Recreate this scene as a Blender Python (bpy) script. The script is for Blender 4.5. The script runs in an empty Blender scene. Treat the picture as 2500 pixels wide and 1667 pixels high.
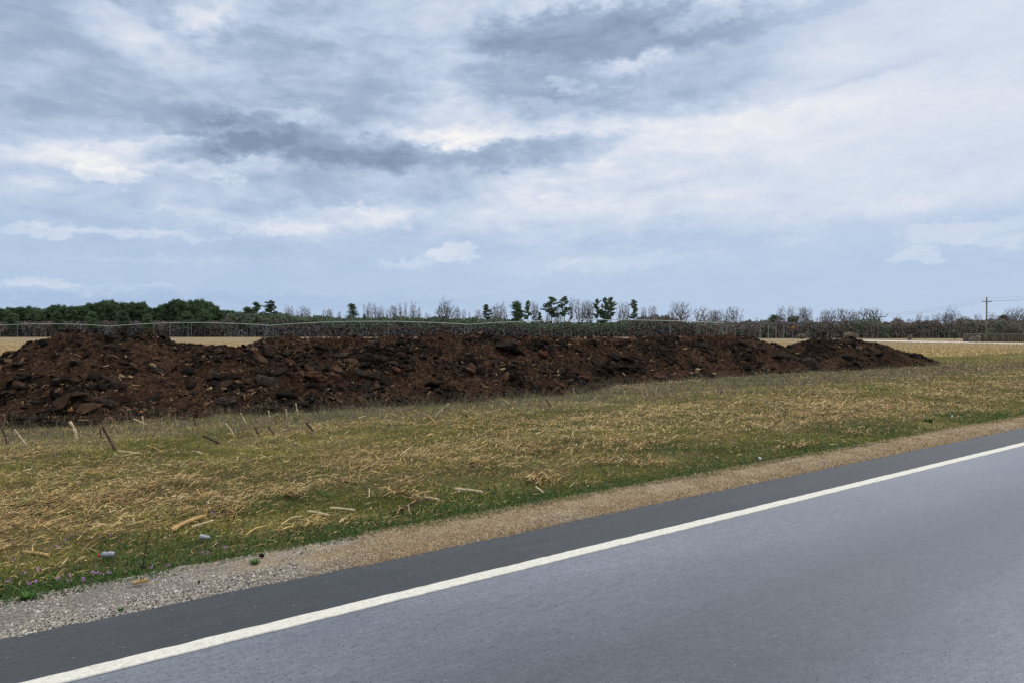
import bpy, math, random
import numpy as np
from mathutils import Vector, Matrix
R = math.radians
sc = bpy.context.scene
col = sc.collection
random.seed(7)
rg = np.random.default_rng(11)

# ------------------------------------------------------------------ camera
CAMH = 1.7; F = 1805.0; HOR = 815.0
cam = bpy.data.cameras.new('camera'); cam.lens = 26.0; cam.sensor_width = 36.0
cam.clip_start = 0.05; cam.clip_end = 12000
camo = bpy.data.objects.new('camera', cam); col.objects.link(camo)
camo.location = (0, 0, CAMH); camo.rotation_euler = (R(90 - 0.587), 0, 0)
sc.camera = camo
# ------------------------------------------------------------------ sun, exposure
SUN_EL, SUN_AZ = 48.0, 62.0          # azimuth measured clockwise from the view direction (+Y)
sl = bpy.data.lights.new('sun', 'SUN'); sl.energy = 1.5; sl.angle = R(14); sl.color = (1.0, 0.93, 0.82)
so = bpy.data.objects.new('sun', sl); col.objects.link(so)
sd = Vector((math.sin(R(SUN_AZ)) * math.cos(R(SUN_EL)), math.cos(R(SUN_AZ)) * math.cos(R(SUN_EL)), math.sin(R(SUN_EL))))
so.rotation_euler = sd.to_track_quat('Z', 'Y').to_euler()
sc.view_settings.view_transform = 'Standard'; sc.view_settings.look = 'None'
sc.view_settings.exposure = 0.0; sc.view_settings.gamma = 1.0
try: sc.view_settings.use_curve_mapping = False
except Exception: pass
sc.cycles.use_denoising = False
sc.cycles.max_bounces = 5; sc.cycles.diffuse_bounces = 3; sc.cycles.glossy_bounces = 2
sc.cycles.transparent_max_bounces = 6
sc.cycles.caustics_reflective = False; sc.cycles.caustics_refractive = False

def srgb(r, g, b):
    f = lambda c: (c / 12.92 if c <= 0.04045 else ((c + 0.055) / 1.055) ** 2.4)
    return (f(r / 255), f(g / 255), f(b / 255), 1.0)

# ------------------------------------------------------------------ world: NISHITA sky behind a broken cloud deck
world = bpy.data.worlds.new('World'); sc.world = world; world.use_nodes = True
nt = world.node_tree; nt.nodes.clear()
class NB:
    def __init__(s, nt): s.nt = nt; s.N = nt.nodes; s.L = nt.links
    def n(s, t, **k):
        o = s.N.new(t)
        for a, b in k.items(): setattr(o, a, b)
        return o
    def put(s, sock, v):
        if isinstance(v, bpy.types.NodeSocket): s.L.new(v, sock)
        elif v is not None: sock.default_value = v
    def m(s, op, a, b=None, c=None, clamp=False):
        o = s.n('ShaderNodeMath', operation=op); o.use_clamp = clamp
        s.put(o.inputs[0], a); s.put(o.inputs[1], b); s.put(o.inputs[2], c)
        return o.outputs[0]
    def vm(s, op, a, b=None, sc_=None):
        o = s.n('ShaderNodeVectorMath', operation=op)
        s.put(o.inputs[0], a)
        if b is not None: s.put(o.inputs[1], b)
        if sc_ is not None: s.put(o.inputs['Scale'], sc_)
        return o.outputs['Value'] if op in ('LENGTH', 'DOT_PRODUCT') else o.outputs[0]
    def noise(s, vec, scale, detail=4, rough=0.55, dist=0.0, w=None, color=False):
        o = s.n('ShaderNodeTexNoise'); o.inputs['Scale'].default_value = scale
        o.inputs['Detail'].default_value = detail; o.inputs['Roughness'].default_value = rough
        o.inputs['Distortion'].default_value = dist
        s.put(o.inputs['Vector'], vec)
        return o.outputs['Color'] if color else o.outputs['Fac']
    def mapping(s, vec, loc=(0, 0, 0), rot=(0, 0, 0), scale=(1, 1, 1), t='POINT'):
        o = s.n('ShaderNodeMapping', vector_type=t); s.put(o.inputs['Vector'], vec)
        o.inputs['Location'].default_value = loc; o.inputs['Rotation'].default_value = rot; o.inputs['Scale'].default_value = scale
        return o.outputs[0]
    def ramp(s, fac, stops, interp='LINEAR'):
        o = s.n('ShaderNodeValToRGB'); cr = o.color_ramp; cr.interpolation = interp
        while len(cr.elements) > 1: cr.elements.remove(cr.elements[-1])
        for i, (p, c) in enumerate(stops):
            e = cr.elements[0] if i == 0 else cr.elements.new(p)
            e.position = p; e.color = c if len(c) == 4 else (*c, 1)
        s.put(o.inputs[0], fac); return o.outputs[0]
    def mix(s, f, a, b, blend='MIX'):
        o = s.n('ShaderNodeMix', data_type='RGBA', blend_type=blend)
        s.put(o.inputs[0], f); s.put(o.inputs[6], a); s.put(o.inputs[7], b); return o.outputs[2]
    def smooth(s, v, a, b):
        o = s.n('ShaderNodeMapRange', interpolation_type='SMOOTHSTEP')
        s.put(o.inputs[0], v); o.inputs[1].default_value = a; o.inputs[2].default_value = b
        return o.outputs[0]

W = NB(nt)
tc = W.n('ShaderNodeTexCoord').outputs['Generated']
sep = W.n('ShaderNodeSeparateXYZ'); W.L.new(tc, sep.inputs[0]); X, Y, Z = sep.outputs
az = W.m('MULTIPLY', W.m('ARCTAN2', X, Y), 57.2958)
el = W.m('MULTIPLY', W.m('ARCSINE', Z), 57.2958)
cmb = W.n('ShaderNodeCombineXYZ'); W.L.new(az, cmb.inputs[0]); W.L.new(el, cmb.inputs[1]); P0 = cmb.outputs[0]
# stretched coordinates so that cloud forms flatten towards the horizon
den = W.m('ADD', W.m('MAXIMUM', Z, 0.0), 0.16)
cp = W.n('ShaderNodeCombineXYZ'); W.L.new(W.m('DIVIDE', X, den), cp.inputs[0]); W.L.new(W.m('DIVIDE', Y, den), cp.inputs[1]); CP = cp.outputs[0]
n1 = W.noise(W.mapping(P0, scale=(0.09, 0.2, 1)), 1.0, 7, 0.58, color=True)
n3 = W.noise(W.mapping(P0, loc=(3, 17, 0), scale=(1.1, 2.0, 1)), 1.0, 6, 0.62, color=True)
n2 = W.noise(W.mapping(P0, loc=(31, 7, 0), scale=(0.42, 0.75, 1)), 1.0, 7, 0.6, color=True)
w1 = W.vm('MULTIPLY', W.vm('SUBTRACT', n1, (0.5, 0.5, 0.5)), (9.0, 5.0, 0))
w2 = W.vm('MULTIPLY', W.vm('SUBTRACT', n2, (0.5, 0.5, 0.5)), (2.6, 2.0, 0))
PW = W.vm('ADD', W.vm('ADD', P0, w1), w2)
wsmall = W.vm('MULTIPLY', W.vm('SUBTRACT', n2, (0.5, 0.5, 0.5)), (5.5, 2.6, 0))
PS = W.vm('ADD', W.vm('ADD', P0, wsmall), W.vm('MULTIPLY', W.vm('SUBTRACT', n3, (0.5, 0.5, 0.5)), (1.8, 1.1, 0)))
def azel(px, py):
    a = math.atan((px - 1250) / F); e = math.atan((HOR - py) / F * math.cos(a)); return math.degrees(a), math.degrees(e)
def blob(px, py, rx, ry, amp, rot=0.0, sharp=False, big=False):
    a, e = azel(px, py); ca = math.cos(R(a))
    sx = math.degrees(rx / F) * ca * ca * 1.9; sy = math.degrees(ry / F) * 1.9
    v = W.mapping(PW if big else PS, loc=(a, e, 0), rot=(0, 0, R(rot)), scale=(sx, sy, 1), t='TEXTURE')
    g = W.n('ShaderNodeTexGradient', gradient_type='SPHERICAL'); W.L.new(v, g.inputs[0])
    o = g.outputs['Fac']
    o = W.smooth(o, 0.02, 0.45) if sharp else W.smooth(o, 0.0, 0.85)
    return W.m('MULTIPLY', o, amp)
BL = [  # px, py, rx, ry, amp, rot, sharp, big
 (420,225,440,50,-.26,-4,0,0),(250,262,330,28,-.12,0,0,0),(840,235,300,40,-.16,-3,0,0),
 (760,345,230,38,-.40,-3,1,0),(640,322,90,26,-.22,6,1,0),(1000,385,330,24,-.16,2,0,0),(500,368,160,18,-.30,9,1,0),(900,420,330,50,-.20,-4,0,0),(640,440,260,60,-.10,0,0,1),
 (1480,82,230,40,-.46,2,1,0),(1420,60,90,26,-.10,0,1,0),(1570,60,60,18,-.12,0,1,0),(1250,110,60,20,-.14,0,1,0),(1480,95,160,36,-.12,0,0,0),(1760,110,190,50,-.22,6,0,0),(1960,28,190,18,-.22,10,0,0),
 (1600,225,250,44,-.30,3,0,0),(1290,195,120,34,-.20,0,1,0),(1330,190,150,66,-.22,0,0,1),(1850,215,200,30,-.14,6,0,0),(2020,215,160,10,-.14,9,0,0),
 (640,128,140,34,-.24,0,1,0),(60,35,170,50,-.26,0,0,0),(400,8,90,34,-.24,0,1,0),(750,40,200,50,-.12,0,0,1),
 (1010,140,160,70,-.12,10,0,1),(1330,372,130,26,-.24,6,1,0),(1530,388,70,13,-.10,4,0,0),(160,330,260,50,-.10,0,0,1),
 (180,500,360,34,-.12,0,0,1),(1000,545,200,50,-.10,0,0,1),(1660,536,24,6,-.12,15,0,0),(1380,458,110,12,-.08,3,0,0),
 (1180,400,260,26,-.08,3,0,0),(1850,490,60,9,-.05,4,0,0),
 (495,52,60,32,.55,0,0,0),(400,100,170,55,.18,-10,0,1),(250,388,210,26,.42,3,0,0),(470,340,170,15,.36,13,0,0),
 (660,288,130,12,.34,3,0,0),(860,315,210,14,.34,-5,0,0),(1060,340,220,22,.26,2,0,0),(265,436,60,14,.38,0,1,0),(535,430,34,12,.36,12,0,0),
 (620,385,46,22,.2,0,1,0),(100,440,70,14,.16,0,0,0),
 (900,535,95,24,.42,6,0,0),(740,545,60,16,.26,8,0,0),(800,515,120,12,.16,4,0,0),
 (240,568,260,9,.30,1,0,0),(640,560,120,9,.22,-3,0,0),(470,520,120,8,.16,-3,0,0),
 (1105,618,42,13,.28,0,1,0),(995,645,62,9,.20,4,0,0),(1040,268,120,20,.22,0,0,0),(1090,215,60,14,.20,0,0,0),
 (1330,325,190,30,.22,0,0,0),(1620,335,330,30,.12,5,0,1),(1960,300,420,60,.12,4,0,1),(1850,290,260,26,.05,0,0,0),(1500,450,420,80,.12,0,0,1),
 (1520,170,80,20,.34,10,0,0),(1385,212,56,12,.40,-10,0,0),(1290,150,60,12,.22,0,0,0),(1730,32,90,20,.30,15,1,0),(1300,245,60,9,.24,-6,0,0),
 (2250,170,500,230,.07,0,0,1),(1350,500,380,60,.07,0,0,1),(1950,190,120,40,.14,14,0,0),
 (2222,626,40,11,.20,4,1,0),(2340,572,105,16,.17,4,1,0),(2080,520,180,16,.13,6,0,0),(2480,596,56,12,.18,8,0,0),(2410,590,20,6,.12,0,0,0),(1500,640,200,12,.10,4,0,0),
 (1940,590,60,8,.08,12,0,0),(2350,480,160,26,.09,8,0,0),(90,690,60,8,.16,0,1,0),(170,703,260,9,.10,0,0,0),(400,703,36,7,.10,6,0,0),(350,635,200,7,.08,0,0,0),(1380,645,30,8,.1,0,0,0),
 (600,735,700,12,-.10,0,0,0),(2150,650,700,120,-.10,0,0,0),(150,745,500,14,-.08,0,0,0),(1300,365,140,16,-.16,6,1,0),(650,600,500,26,-.07,0,0,0),(60,300,220,40,-.12,0,0,0),
]
# base value: darker left, lighter right and mid height
base = W.n('ShaderNodeMapRange', interpolation_type='SMOOTHSTEP'); W.L.new(W.vm('DOT_PRODUCT', PW, (1.0, 0.15, 0)), base.inputs[0])
base.inputs[1].default_value = -25; base.inputs[2].default_value = 25; base.inputs[3].default_value = .50; base.inputs[4].default_value = .63
V = base.outputs[0]
for b in BL: V = W.m('ADD', V, blob(*b))
# general deck texture, stronger on the left and high up
nz = W.noise(CP, 1.15, 9, 0.56, 0.3)
nzl = W.noise(W.mapping(P0, loc=(3, 9, 0), scale=(0.13, 0.36, 1)), 1.0, 9, 0.60, 0.4)
nzh = W.noise(W.mapping(P0, loc=(11, 2, 0), scale=(0.5, 1.15, 1)), 1.0, 8, 0.62, 0.5)
nsum = W.m('SUBTRACT', W.m('ADD', W.m('MULTIPLY', nzh, .45), W.m('ADD', W.m('MULTIPLY', nz, 0.5), nzl)), 0.975)
gain = W.m('MULTIPLY', W.smooth(el, 2.0, 12.0), W.m('SUBTRACT', 1.05, W.m('MULTIPLY', W.smooth(az, 4.0, 24.0), 0.72)))
gain = W.m('ADD', gain, 0.10)
V = W.m('ADD', V, W.m('MULTIPLY', nsum, gain))
# towards the zenith (out of frame) a lighter deck
V = W.m('ADD', W.m('MULTIPLY', W.m('SUBTRACT', V, .62), .74), .63)
cloud = W.ramp(W.m('ADD', W.m('MULTIPLY', V, .8), .2), [(0.14, srgb(132,149,176)), (0.28, srgb(148,165,191)), (0.456, srgb(166,183,208)), (0.60, srgb(188,204,226)), (0.744, srgb(210,220,236)), (0.872, srgb(230,233,241)), (1.0, srgb(250,248,246))])
# low sky: the thin blue veil above the horizon
lowf = W.m('SUBTRACT', 1.0, W.smooth(W.m('ADD', el, W.m('MULTIPLY', W.m('SUBTRACT', nzl, .5), 5.0)), 2.0, 13.0))
veil = W.ramp(V, [(0.25, srgb(154,181,216)), (0.55, srgb(177,200,229)), (0.72, srgb(199,214,234)), (0.95, srgb(233,235,242))])
cloud = W.mix(W.m('MULTIPLY', lowf, 0.85), cloud, veil)
sky = W.n('ShaderNodeTexSky', sky_type='NISHITA'); sky.sun_disc = False
sky.sun_elevation = R(SUN_EL); sky.sun_rotation = R(SUN_AZ); sky.air_density = 1.0; sky.dust_density = 1.5
STR = 0.1
# an overcast sky is brightest overhead
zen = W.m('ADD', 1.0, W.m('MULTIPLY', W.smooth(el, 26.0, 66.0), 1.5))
cloud = W.mix(W.smooth(el, 25.0, 50.0), cloud, (0.66, 0.655, 0.645, 1.0))
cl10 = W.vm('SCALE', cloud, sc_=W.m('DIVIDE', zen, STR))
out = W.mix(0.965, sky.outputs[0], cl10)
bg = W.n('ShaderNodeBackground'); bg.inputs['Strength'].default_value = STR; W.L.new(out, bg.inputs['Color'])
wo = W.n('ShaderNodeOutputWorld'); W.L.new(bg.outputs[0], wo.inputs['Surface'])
world.cycles.sampling_method = 'MANUAL'; world.cycles.sample_map_resolution = 512

# ------------------------------------------------------------------ helpers
TH = 52.5
T = np.array([math.sin(R(TH)), math.cos(R(TH))]); N_ = np.array([-math.cos(R(TH)), math.sin(R(TH))])
ROADROT = R(90 - TH)
def sd2w(s, d): return s * T[0] + d * N_[0], s * T[1] + d * N_[1]
def w2sd(x, y): return x * T[0] + y * T[1], x * N_[0] + y * N_[1]
def px2ground(px, py, z=0.0):
    y = (CAMH - z) * F / (py - HOR); return (px - 1250) / F * y, y
def hashn(ix, iy, seed):
    h = (ix.astype(np.int64) * 374761393 + iy.astype(np.int64) * 668265263 + seed * 1442695040888963407 % (1 << 31)) & 0xFFFFFFFF
    h = ((h ^ (h >> 13)) * 1274126177) & 0xFFFFFFFF
    return ((h ^ (h >> 16)) & 0xFFFFFF) / float(0xFFFFFF)
def vnoise(x, y, seed=0):
    x = np.asarray(x, float); y = np.asarray(y, float)
    ix = np.floor(x); iy = np.floor(y); fx = x - ix; fy = y - iy
    fx = fx * fx * (3 - 2 * fx); fy = fy * fy * (3 - 2 * fy)
    a = hashn(ix, iy, seed); b = hashn(ix + 1, iy, seed); c = hashn(ix, iy + 1, seed); d = hashn(ix + 1, iy + 1, seed)
    return a + (b - a) * fx + (c - a) * fy + (a - b - c + d) * fx * fy
def fbm(x, y, seed=0, oct=4, gain=0.5):
    v = 0; a = 1; t = 0
    for i in range(oct):
        v = v + a * vnoise(x * 2 ** i + 13.7 * i, y * 2 ** i + 5.1 * i, seed + i); t += a; a *= gain
    return v / t
def build(name, verts, faces_list, mats, parent=None, rnd=None, midx=None, smooth=False, rot=0.0, loc=(0, 0, 0)):
    """faces_list: list of (n,k) int arrays (k verts per face)"""
    me = bpy.data.meshes.new(name)
    verts = np.ascontiguousarray(verts, dtype=np.float32).reshape(-1, 3)
    if isinstance(faces_list, np.ndarray): faces_list = [faces_list]
    nl = sum(f.size for f in faces_list); nf = sum(len(f) for f in faces_list)
    me.vertices.add(len(verts)); me.vertices.foreach_set('co', verts.ravel())
    me.loops.add(nl); me.polygons.add(nf)
    me.loops.foreach_set('vertex_index', np.concatenate([f.ravel() for f in faces_list]).astype(np.int32))
    st = []; o = 0
    for f in faces_list:
        st.append(o + np.arange(len(f)) * f.shape[1]); o += f.size
    me.polygons.foreach_set('loop_start', np.concatenate(st).astype(np.int32))
    for m in (mats if isinstance(mats, (list, tuple)) else [mats]): me.materials.append(m)
    if midx is not None: me.polygons.foreach_set('material_index', np.asarray(midx, np.int32))
    me.update(calc_edges=True)
    if rnd is not None:
        a = me.attributes.new('rnd', 'FLOAT', 'FACE'); a.data.foreach_set('value', np.asarray(rnd, np.float32))
    me.polygons.foreach_set('use_smooth', np.full(nf, bool(smooth)))
    ob = bpy.data.objects.new(name, me); col.objects.link(ob)
    ob.location = loc; ob.rotation_euler = (0, 0, rot)
    if parent is not None: ob.parent = parent
    return ob
def tag(o, label=None, cat=None, group=None, kind=None):
    if label: o['label'] = label
    if cat: o['category'] = cat
    if group: o['group'] = group
    if kind: o['kind'] = kind
    return o
def empty(name, loc=(0, 0, 0), rz=0.0):
    o = bpy.data.objects.new(name, None); col.objects.link(o); o.location = loc; o.rotation_euler = (0, 0, rz)
    o.empty_display_size = 0.3; return o
class MB:
    """collects tubes / boxes into one mesh"""
    def __init__(s): s.v = []; s.t = []; s.q = []; s.n = 0; s.rt = []; s.rq = []
    def tube(s, pts, rad, sides=6, r=0.5, caps=True):
        pts = [Vector(p) for p in pts]; k = len(pts)
        if not hasattr(rad, '__len__'): rad = [rad] * k
        base = s.n; ref = Vector((0.31, 0.17, 0.93))
        for i, p in enumerate(pts):
            d = (pts[min(i + 1, k - 1)] - pts[max(i - 1, 0)])
            d = d.normalized() if d.length > 1e-9 else Vector((0, 0, 1))
            if abs(d.dot(ref)) > 0.95: ref = Vector((0.9, 0.3, 0.1))
            u = d.cross(ref).normalized(); w = d.cross(u)
            for j in range(sides):
                a = 2 * math.pi * j / sides; s.v.append(p + (u * math.cos(a) + w * math.sin(a)) * rad[i])
        for i in range(k - 1):
            for j in range(sides):
                j2 = (j + 1) % sides
                s.q.append((base + i * sides + j, base + i * sides + j2, base + (i + 1) * sides + j2, base + (i + 1) * sides + j)); s.rq.append(r)
        if caps and sides > 2:
            for e, i in ((0, 0), (1, k - 1)):
                c = base + k * sides + e; s.v.append(pts[i])
                for j in range(sides):
                    j2 = (j + 1) % sides; a, b = base + i * sides + j, base + i * sides + j2
                    s.t.append((c, b, a) if e == 0 else (c, a, b)); s.rt.append(r)
            s.n = base + k * sides + 2
        else: s.n = base + k * sides
        return s
    def box(s, c, size, M=None, r=0.5, bev=0.0):
        hx, hy, hz = (a / 2 for a in size); c = Vector(c)
        b = s.n
        if bev > 0:
            for sz in (-1, 1):
                for (ax, ay, az_) in ((hx - bev, hy - bev, hz), (hx, hy, hz - bev)):
                    pass
        for sx in (-1, 1):
            for sy in (-1, 1):
                for sz in (-1, 1):
                    p = Vector((sx * hx, sy * hy, sz * hz)); p = (M @ p) if M is not None else p
                    s.v.append(c + p)
        for f in ((0, 1, 3, 2), (4, 6, 7, 5), (0, 4, 5, 1), (2, 3, 7, 6), (0, 2, 6, 4), (1, 5, 7, 3)):
            s.q.append(tuple(b + i for i in f)); s.rq.append(r)
        s.n += 8; return s
    def tri(s, a, b, c, r=0.5):
        s.v += [Vector(a), Vector(b), Vector(c)]; s.t.append((s.n, s.n + 1, s.n + 2)); s.rt.append(r); s.n += 3; return s
    def quad(s, a, b, c, d, r=0.5):
        s.v += [Vector(a), Vector(b), Vector(c), Vector(d)]; s.q.append((s.n, s.n + 1, s.n + 2, s.n + 3)); s.rq.append(r); s.n += 4; return s
    def build(s, name, mat, parent=None, smooth=False, rot=0.0, loc=(0, 0, 0)):
        fl = []; r = []
        if s.q: fl.append(np.array(s.q, np.int32)); r += s.rq
        if s.t: fl.append(np.array(s.t, np.int32)); r += s.rt
        return build(name, np.array([tuple(p) for p in s.v]), fl, mat, parent, rnd=r, smooth=smooth, rot=rot, loc=loc)
def randrot(n):
    q = rg.normal(size=(n, 4)); q /= np.linalg.norm(q, axis=1)[:, None]
    w, x, y, z = q.T
    return np.stack([np.stack([1-2*(y*y+z*z), 2*(x*y-z*w), 2*(x*z+y*w)], 1), np.stack([2*(x*y+z*w), 1-2*(x*x+z*z), 2*(y*z-x*w)], 1), np.stack([2*(x*z-y*w), 2*(y*z+x*w), 1-2*(x*x+y*y)], 1)], 1)

# ------------------------------------------------------------------ materials
def newmat(name):
    m = bpy.data.materials.new(name); m.use_nodes = True; m.node_tree.nodes.clear()
    b = NB(m.node_tree); o = b.n('ShaderNodeOutputMaterial'); p = b.n('ShaderNodeBsdfPrincipled')
    b.L.new(p.outputs[0], o.inputs[0]); return m, b, p
def attrmat(name, stops, rough=0.9, spec=0.2, transl=0.0, interp='LINEAR', noise=None, metallic=0.0):
    m, b, p = newmat(name)
    a = b.n('ShaderNodeAttribute'); a.attribute_name = 'rnd'
    c = b.ramp(a.outputs['Fac'], stops, interp)
    if name == 'pine_needles':
        c = b.vm('SCALE', c, sc_=b.m('ADD', .72, b.m('MULTIPLY', b.n('ShaderNodeObjectInfo').outputs['Random'], .55)))
    if noise:
        nf = b.noise(b.n('ShaderNodeTexCoord').outputs['Object'], noise[0], 5, 0.6)
        k = b.n('ShaderNodeMapRange'); b.L.new(nf, k.inputs[0]); k.inputs[1].default_value = .3; k.inputs[2].default_value = .7
        k.inputs[3].default_value = 1 - noise[1]; k.inputs[4].default_value = 1 + noise[1]
        c = b.vm('SCALE', c, sc_=k.outputs[0])
    b.L.new(c, p.inputs['Base Color']); p.inputs['Roughness'].default_value = rough; p.inputs['Specular IOR Level'].default_value = spec
    p.inputs['Metallic'].default_value = metallic
    if transl > 0:
        t = b.n('ShaderNodeBsdfTranslucent'); b.L.new(c, t.inputs[0])
        mx = b.n('ShaderNodeMixShader'); mx.inputs[0].default_value = transl
        b.L.new(p.outputs[0], mx.inputs[1]); b.L.new(t.outputs[0], mx.inputs[2])
        o = [n for n in b.N if n.type == 'OUTPUT_MATERIAL'][0]; b.L.new(mx.outputs[0], o.inputs[0])
    return m
def c3(*a): return (*a, 1.0)

def road_material():
    m, b, p = newmat('asphalt')
    oc = b.n('ShaderNodeTexCoord').outputs['Object']
    se = b.n('ShaderNodeSeparateXYZ'); b.L.new(oc, se.inputs[0]); d = se.outputs[1]
    big = b.noise(b.mapping(oc, scale=(0.18, 0.9, 1)), 1.0, 5, 0.55)
    dj = b.m('ADD', d, b.m('MULTIPLY', b.m('SUBTRACT', big, .5), .5))
    # paving bands by distance across the road: wheel path wear, darker centre of lane, newer dark shoulder
    band = b.ramp(b.m('DIVIDE', dj, 6.0), [(0.0, c3(.090,.093,.112)), (.20, c3(.170,.175,.212)), (.34, c3(.072,.077,.090)), (.46, c3(.056,.059,.067)), (.58, c3(.102,.110,.131)), (.69, c3(.130,.141,.167))])
    sh = b.ramp(b.noise(b.mapping(oc, scale=(.8, 4, 1)), 1.0, 6, .65), [(.3, c3(.024,.027,.029)), (.7, c3(.038,.042,.045))])
    issh = b.m('GREATER_THAN', d, 4.235)
    c = b.mix(issh, band, sh)
    fine = b.noise(oc, 95.0, 3, 0.7); mid = b.noise(b.mapping(oc, scale=(7, 22, 1)), 1.0, 5, 0.65)
    patch = b.noise(b.mapping(oc, scale=(.35, .8, 1)), 1.0, 7, .62)
    grain = b.noise(oc, 34.0, 4, 0.75)
    c = b.vm('SCALE', c, sc_=b.m('ADD', -0.30, b.m('ADD', b.m('MULTIPLY', fine, 1.5), b.m('MULTIPLY', grain, 1.1))))
    c = b.vm('SCALE', c, sc_=b.m('ADD', 0.22, b.m('MULTIPLY', patch, 1.36)))
    c = b.vm('SCALE', c, sc_=b.m('ADD', 0.55, b.m('MULTIPLY', mid, 0.9)))
    # pale and dark aggregate specks
    vo = b.n('ShaderNodeTexVoronoi'); vo.inputs['Scale'].default_value = 55; b.L.new(oc, vo.inputs['Vector'])
    sx = b.n('ShaderNodeSeparateXYZ'); b.L.new(vo.outputs['Color'], sx.inputs[0])
    speck = b.m('MULTIPLY', b.m('GREATER_THAN', sx.outputs[0], 0.991), b.m('LESS_THAN', vo.outputs['Distance'], 0.26))
    c = b.mix(b.m('MULTIPLY', speck, .6), c, c3(.33,.33,.32))
    speck2 = b.m('MULTIPLY', b.m('LESS_THAN', sx.outputs[1], 0.11), b.m('LESS_THAN', vo.outputs['Distance'], 0.4))
    c = b.mix(b.m('MULTIPLY', speck2, .7), c, c3(.02,.02,.02))
    # fine seam beside the painted line
    seam = b.m('MULTIPLY', b.m('GREATER_THAN', d, 4.150), b.m('LESS_THAN', d, 4.160))
    c = b.mix(b.m('MULTIPLY', seam, .8), c, c3(.02,.02,.02))
    # thin cracks
    b.L.new(c, p.inputs['Base Color'])
    b.put(p.inputs['Roughness'], b.m('ADD', b.m('MULTIPLY', issh, .18), b.m('ADD', b.m('MULTIPLY', patch, .26), b.m('ADD', .10, b.m('MULTIPLY', fine, .12)))))
    b.put(p.inputs['Specular IOR Level'], b.m('SUBTRACT', .80, b.m('MULTIPLY', issh, .42)))
    bp = b.n('ShaderNodeBump'); bp.inputs['Strength'].default_value = 0.25; bp.inputs['Distance'].default_value = 0.003
    b.L.new(b.m('ADD', fine, b.m('MULTIPLY', vo.outputs['Distance'], .5)), bp.inputs['Height']); b.L.new(bp.outputs[0], p.inputs['Normal'])
    return m
def line_material():
    m, b, p = newmat('road_paint')
    oc = b.n('ShaderNodeTexCoord').outputs['Object']
    n = b.noise(oc, 40, 5, .7); n2_ = b.noise(oc, 130, 2, .6)
    c = b.ramp(b.m('ADD', b.m('MULTIPLY', n, .6), b.m('MULTIPLY', n2_, .4)), [(.32, c3(.26,.25,.225)), (.43, c3(.52,.51,.455)), (.6, c3(.66,.65,.58))])
    b.L.new(c, p.inputs['Base Color']); p.inputs['Roughness'].default_value = .65
    bp = b.n('ShaderNodeBump'); bp.inputs['Strength'].default_value = 0.5; bp.inputs['Distance'].default_value = 0.003
    b.L.new(n2_, bp.inputs['Height']); b.L.new(bp.outputs[0], p.inputs['Normal'])
    return m
def field_material():
    m, b, p = newmat('field_soil')
    oc = b.n('ShaderNodeTexCoord').outputs['Object']
    se = b.n('ShaderNodeSeparateXYZ'); b.L.new(oc, se.inputs[0]); s_, d = se.outputs[0], se.outputs[1]
    n = b.noise(b.mapping(oc, scale=(.5, 1.1, 1)), 1.0, 7, .6)
    nf = b.noise(oc, 14, 6, .7)
    near = b.ramp(b.m('ADD', b.m('MULTIPLY', n, .5), b.m('MULTIPLY', nf, .5)), [(.30, c3(.030,.030,.014)), (.45, c3(.065,.062,.026)), (.55, c3(.11,.092,.044)), (.68, c3(.19,.15,.08))])
    near = b.mix(b.m('MULTIPLY', b.smooth(b.m('ADD', d, b.m('MULTIPLY', n, 2.0)), 13.2, 15.0), .75), near, b.ramp(nf, [(.3, c3(.055,.048,.032)), (.7, c3(.16,.14,.095))]))
    row = b.m('SINE', b.m('MULTIPLY', b.vm('DOT_PRODUCT', oc, (.609, .793, 0)), 6.9))
    stripes = b.noise(b.mapping(oc, rot=(0, 0, R(37.5)), scale=(.02, .35, 1)), 1.0, 5, .6)
    mot = b.noise(b.mapping(oc, scale=(.05, .05, 1)), 1.0, 6, .6)
    far = b.ramp(b.m('ADD', b.m('MULTIPLY', mot, .5), b.m('ADD', b.m('MULTIPLY', nf, .3), b.m('MULTIPLY', stripes, .2))), [(.32, c3(.15,.115,.068)), (.5, c3(.23,.18,.112)), (.66, c3(.31,.245,.155))])
    far = b.vm('SCALE', far, sc_=b.m('ADD', 1.0, b.m('MULTIPLY', row, .10)))
    f = b.smooth(b.m('SUBTRACT', b.m('ADD', d, b.m('MULTIPLY', n, 3.0)), b.m('MULTIPLY', b.smooth(s_, 38.0, 46.0), 9.0)), 20.5, 25.5)
    c = b.mix(f, near, far)
    b.L.new(c, p.inputs['Base Color']); p.inputs['Roughness'].default_value = 1.0; p.inputs['Specular IOR Level'].default_value = .05
    bp = b.n('ShaderNodeBump'); bp.inputs['Strength'].default_value = 0.9; bp.inputs['Distance'].default_value = 0.04
    b.L.new(nf, bp.inputs['Height']); b.L.new(bp.outputs[0], p.inputs['Normal'])
    return m
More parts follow.
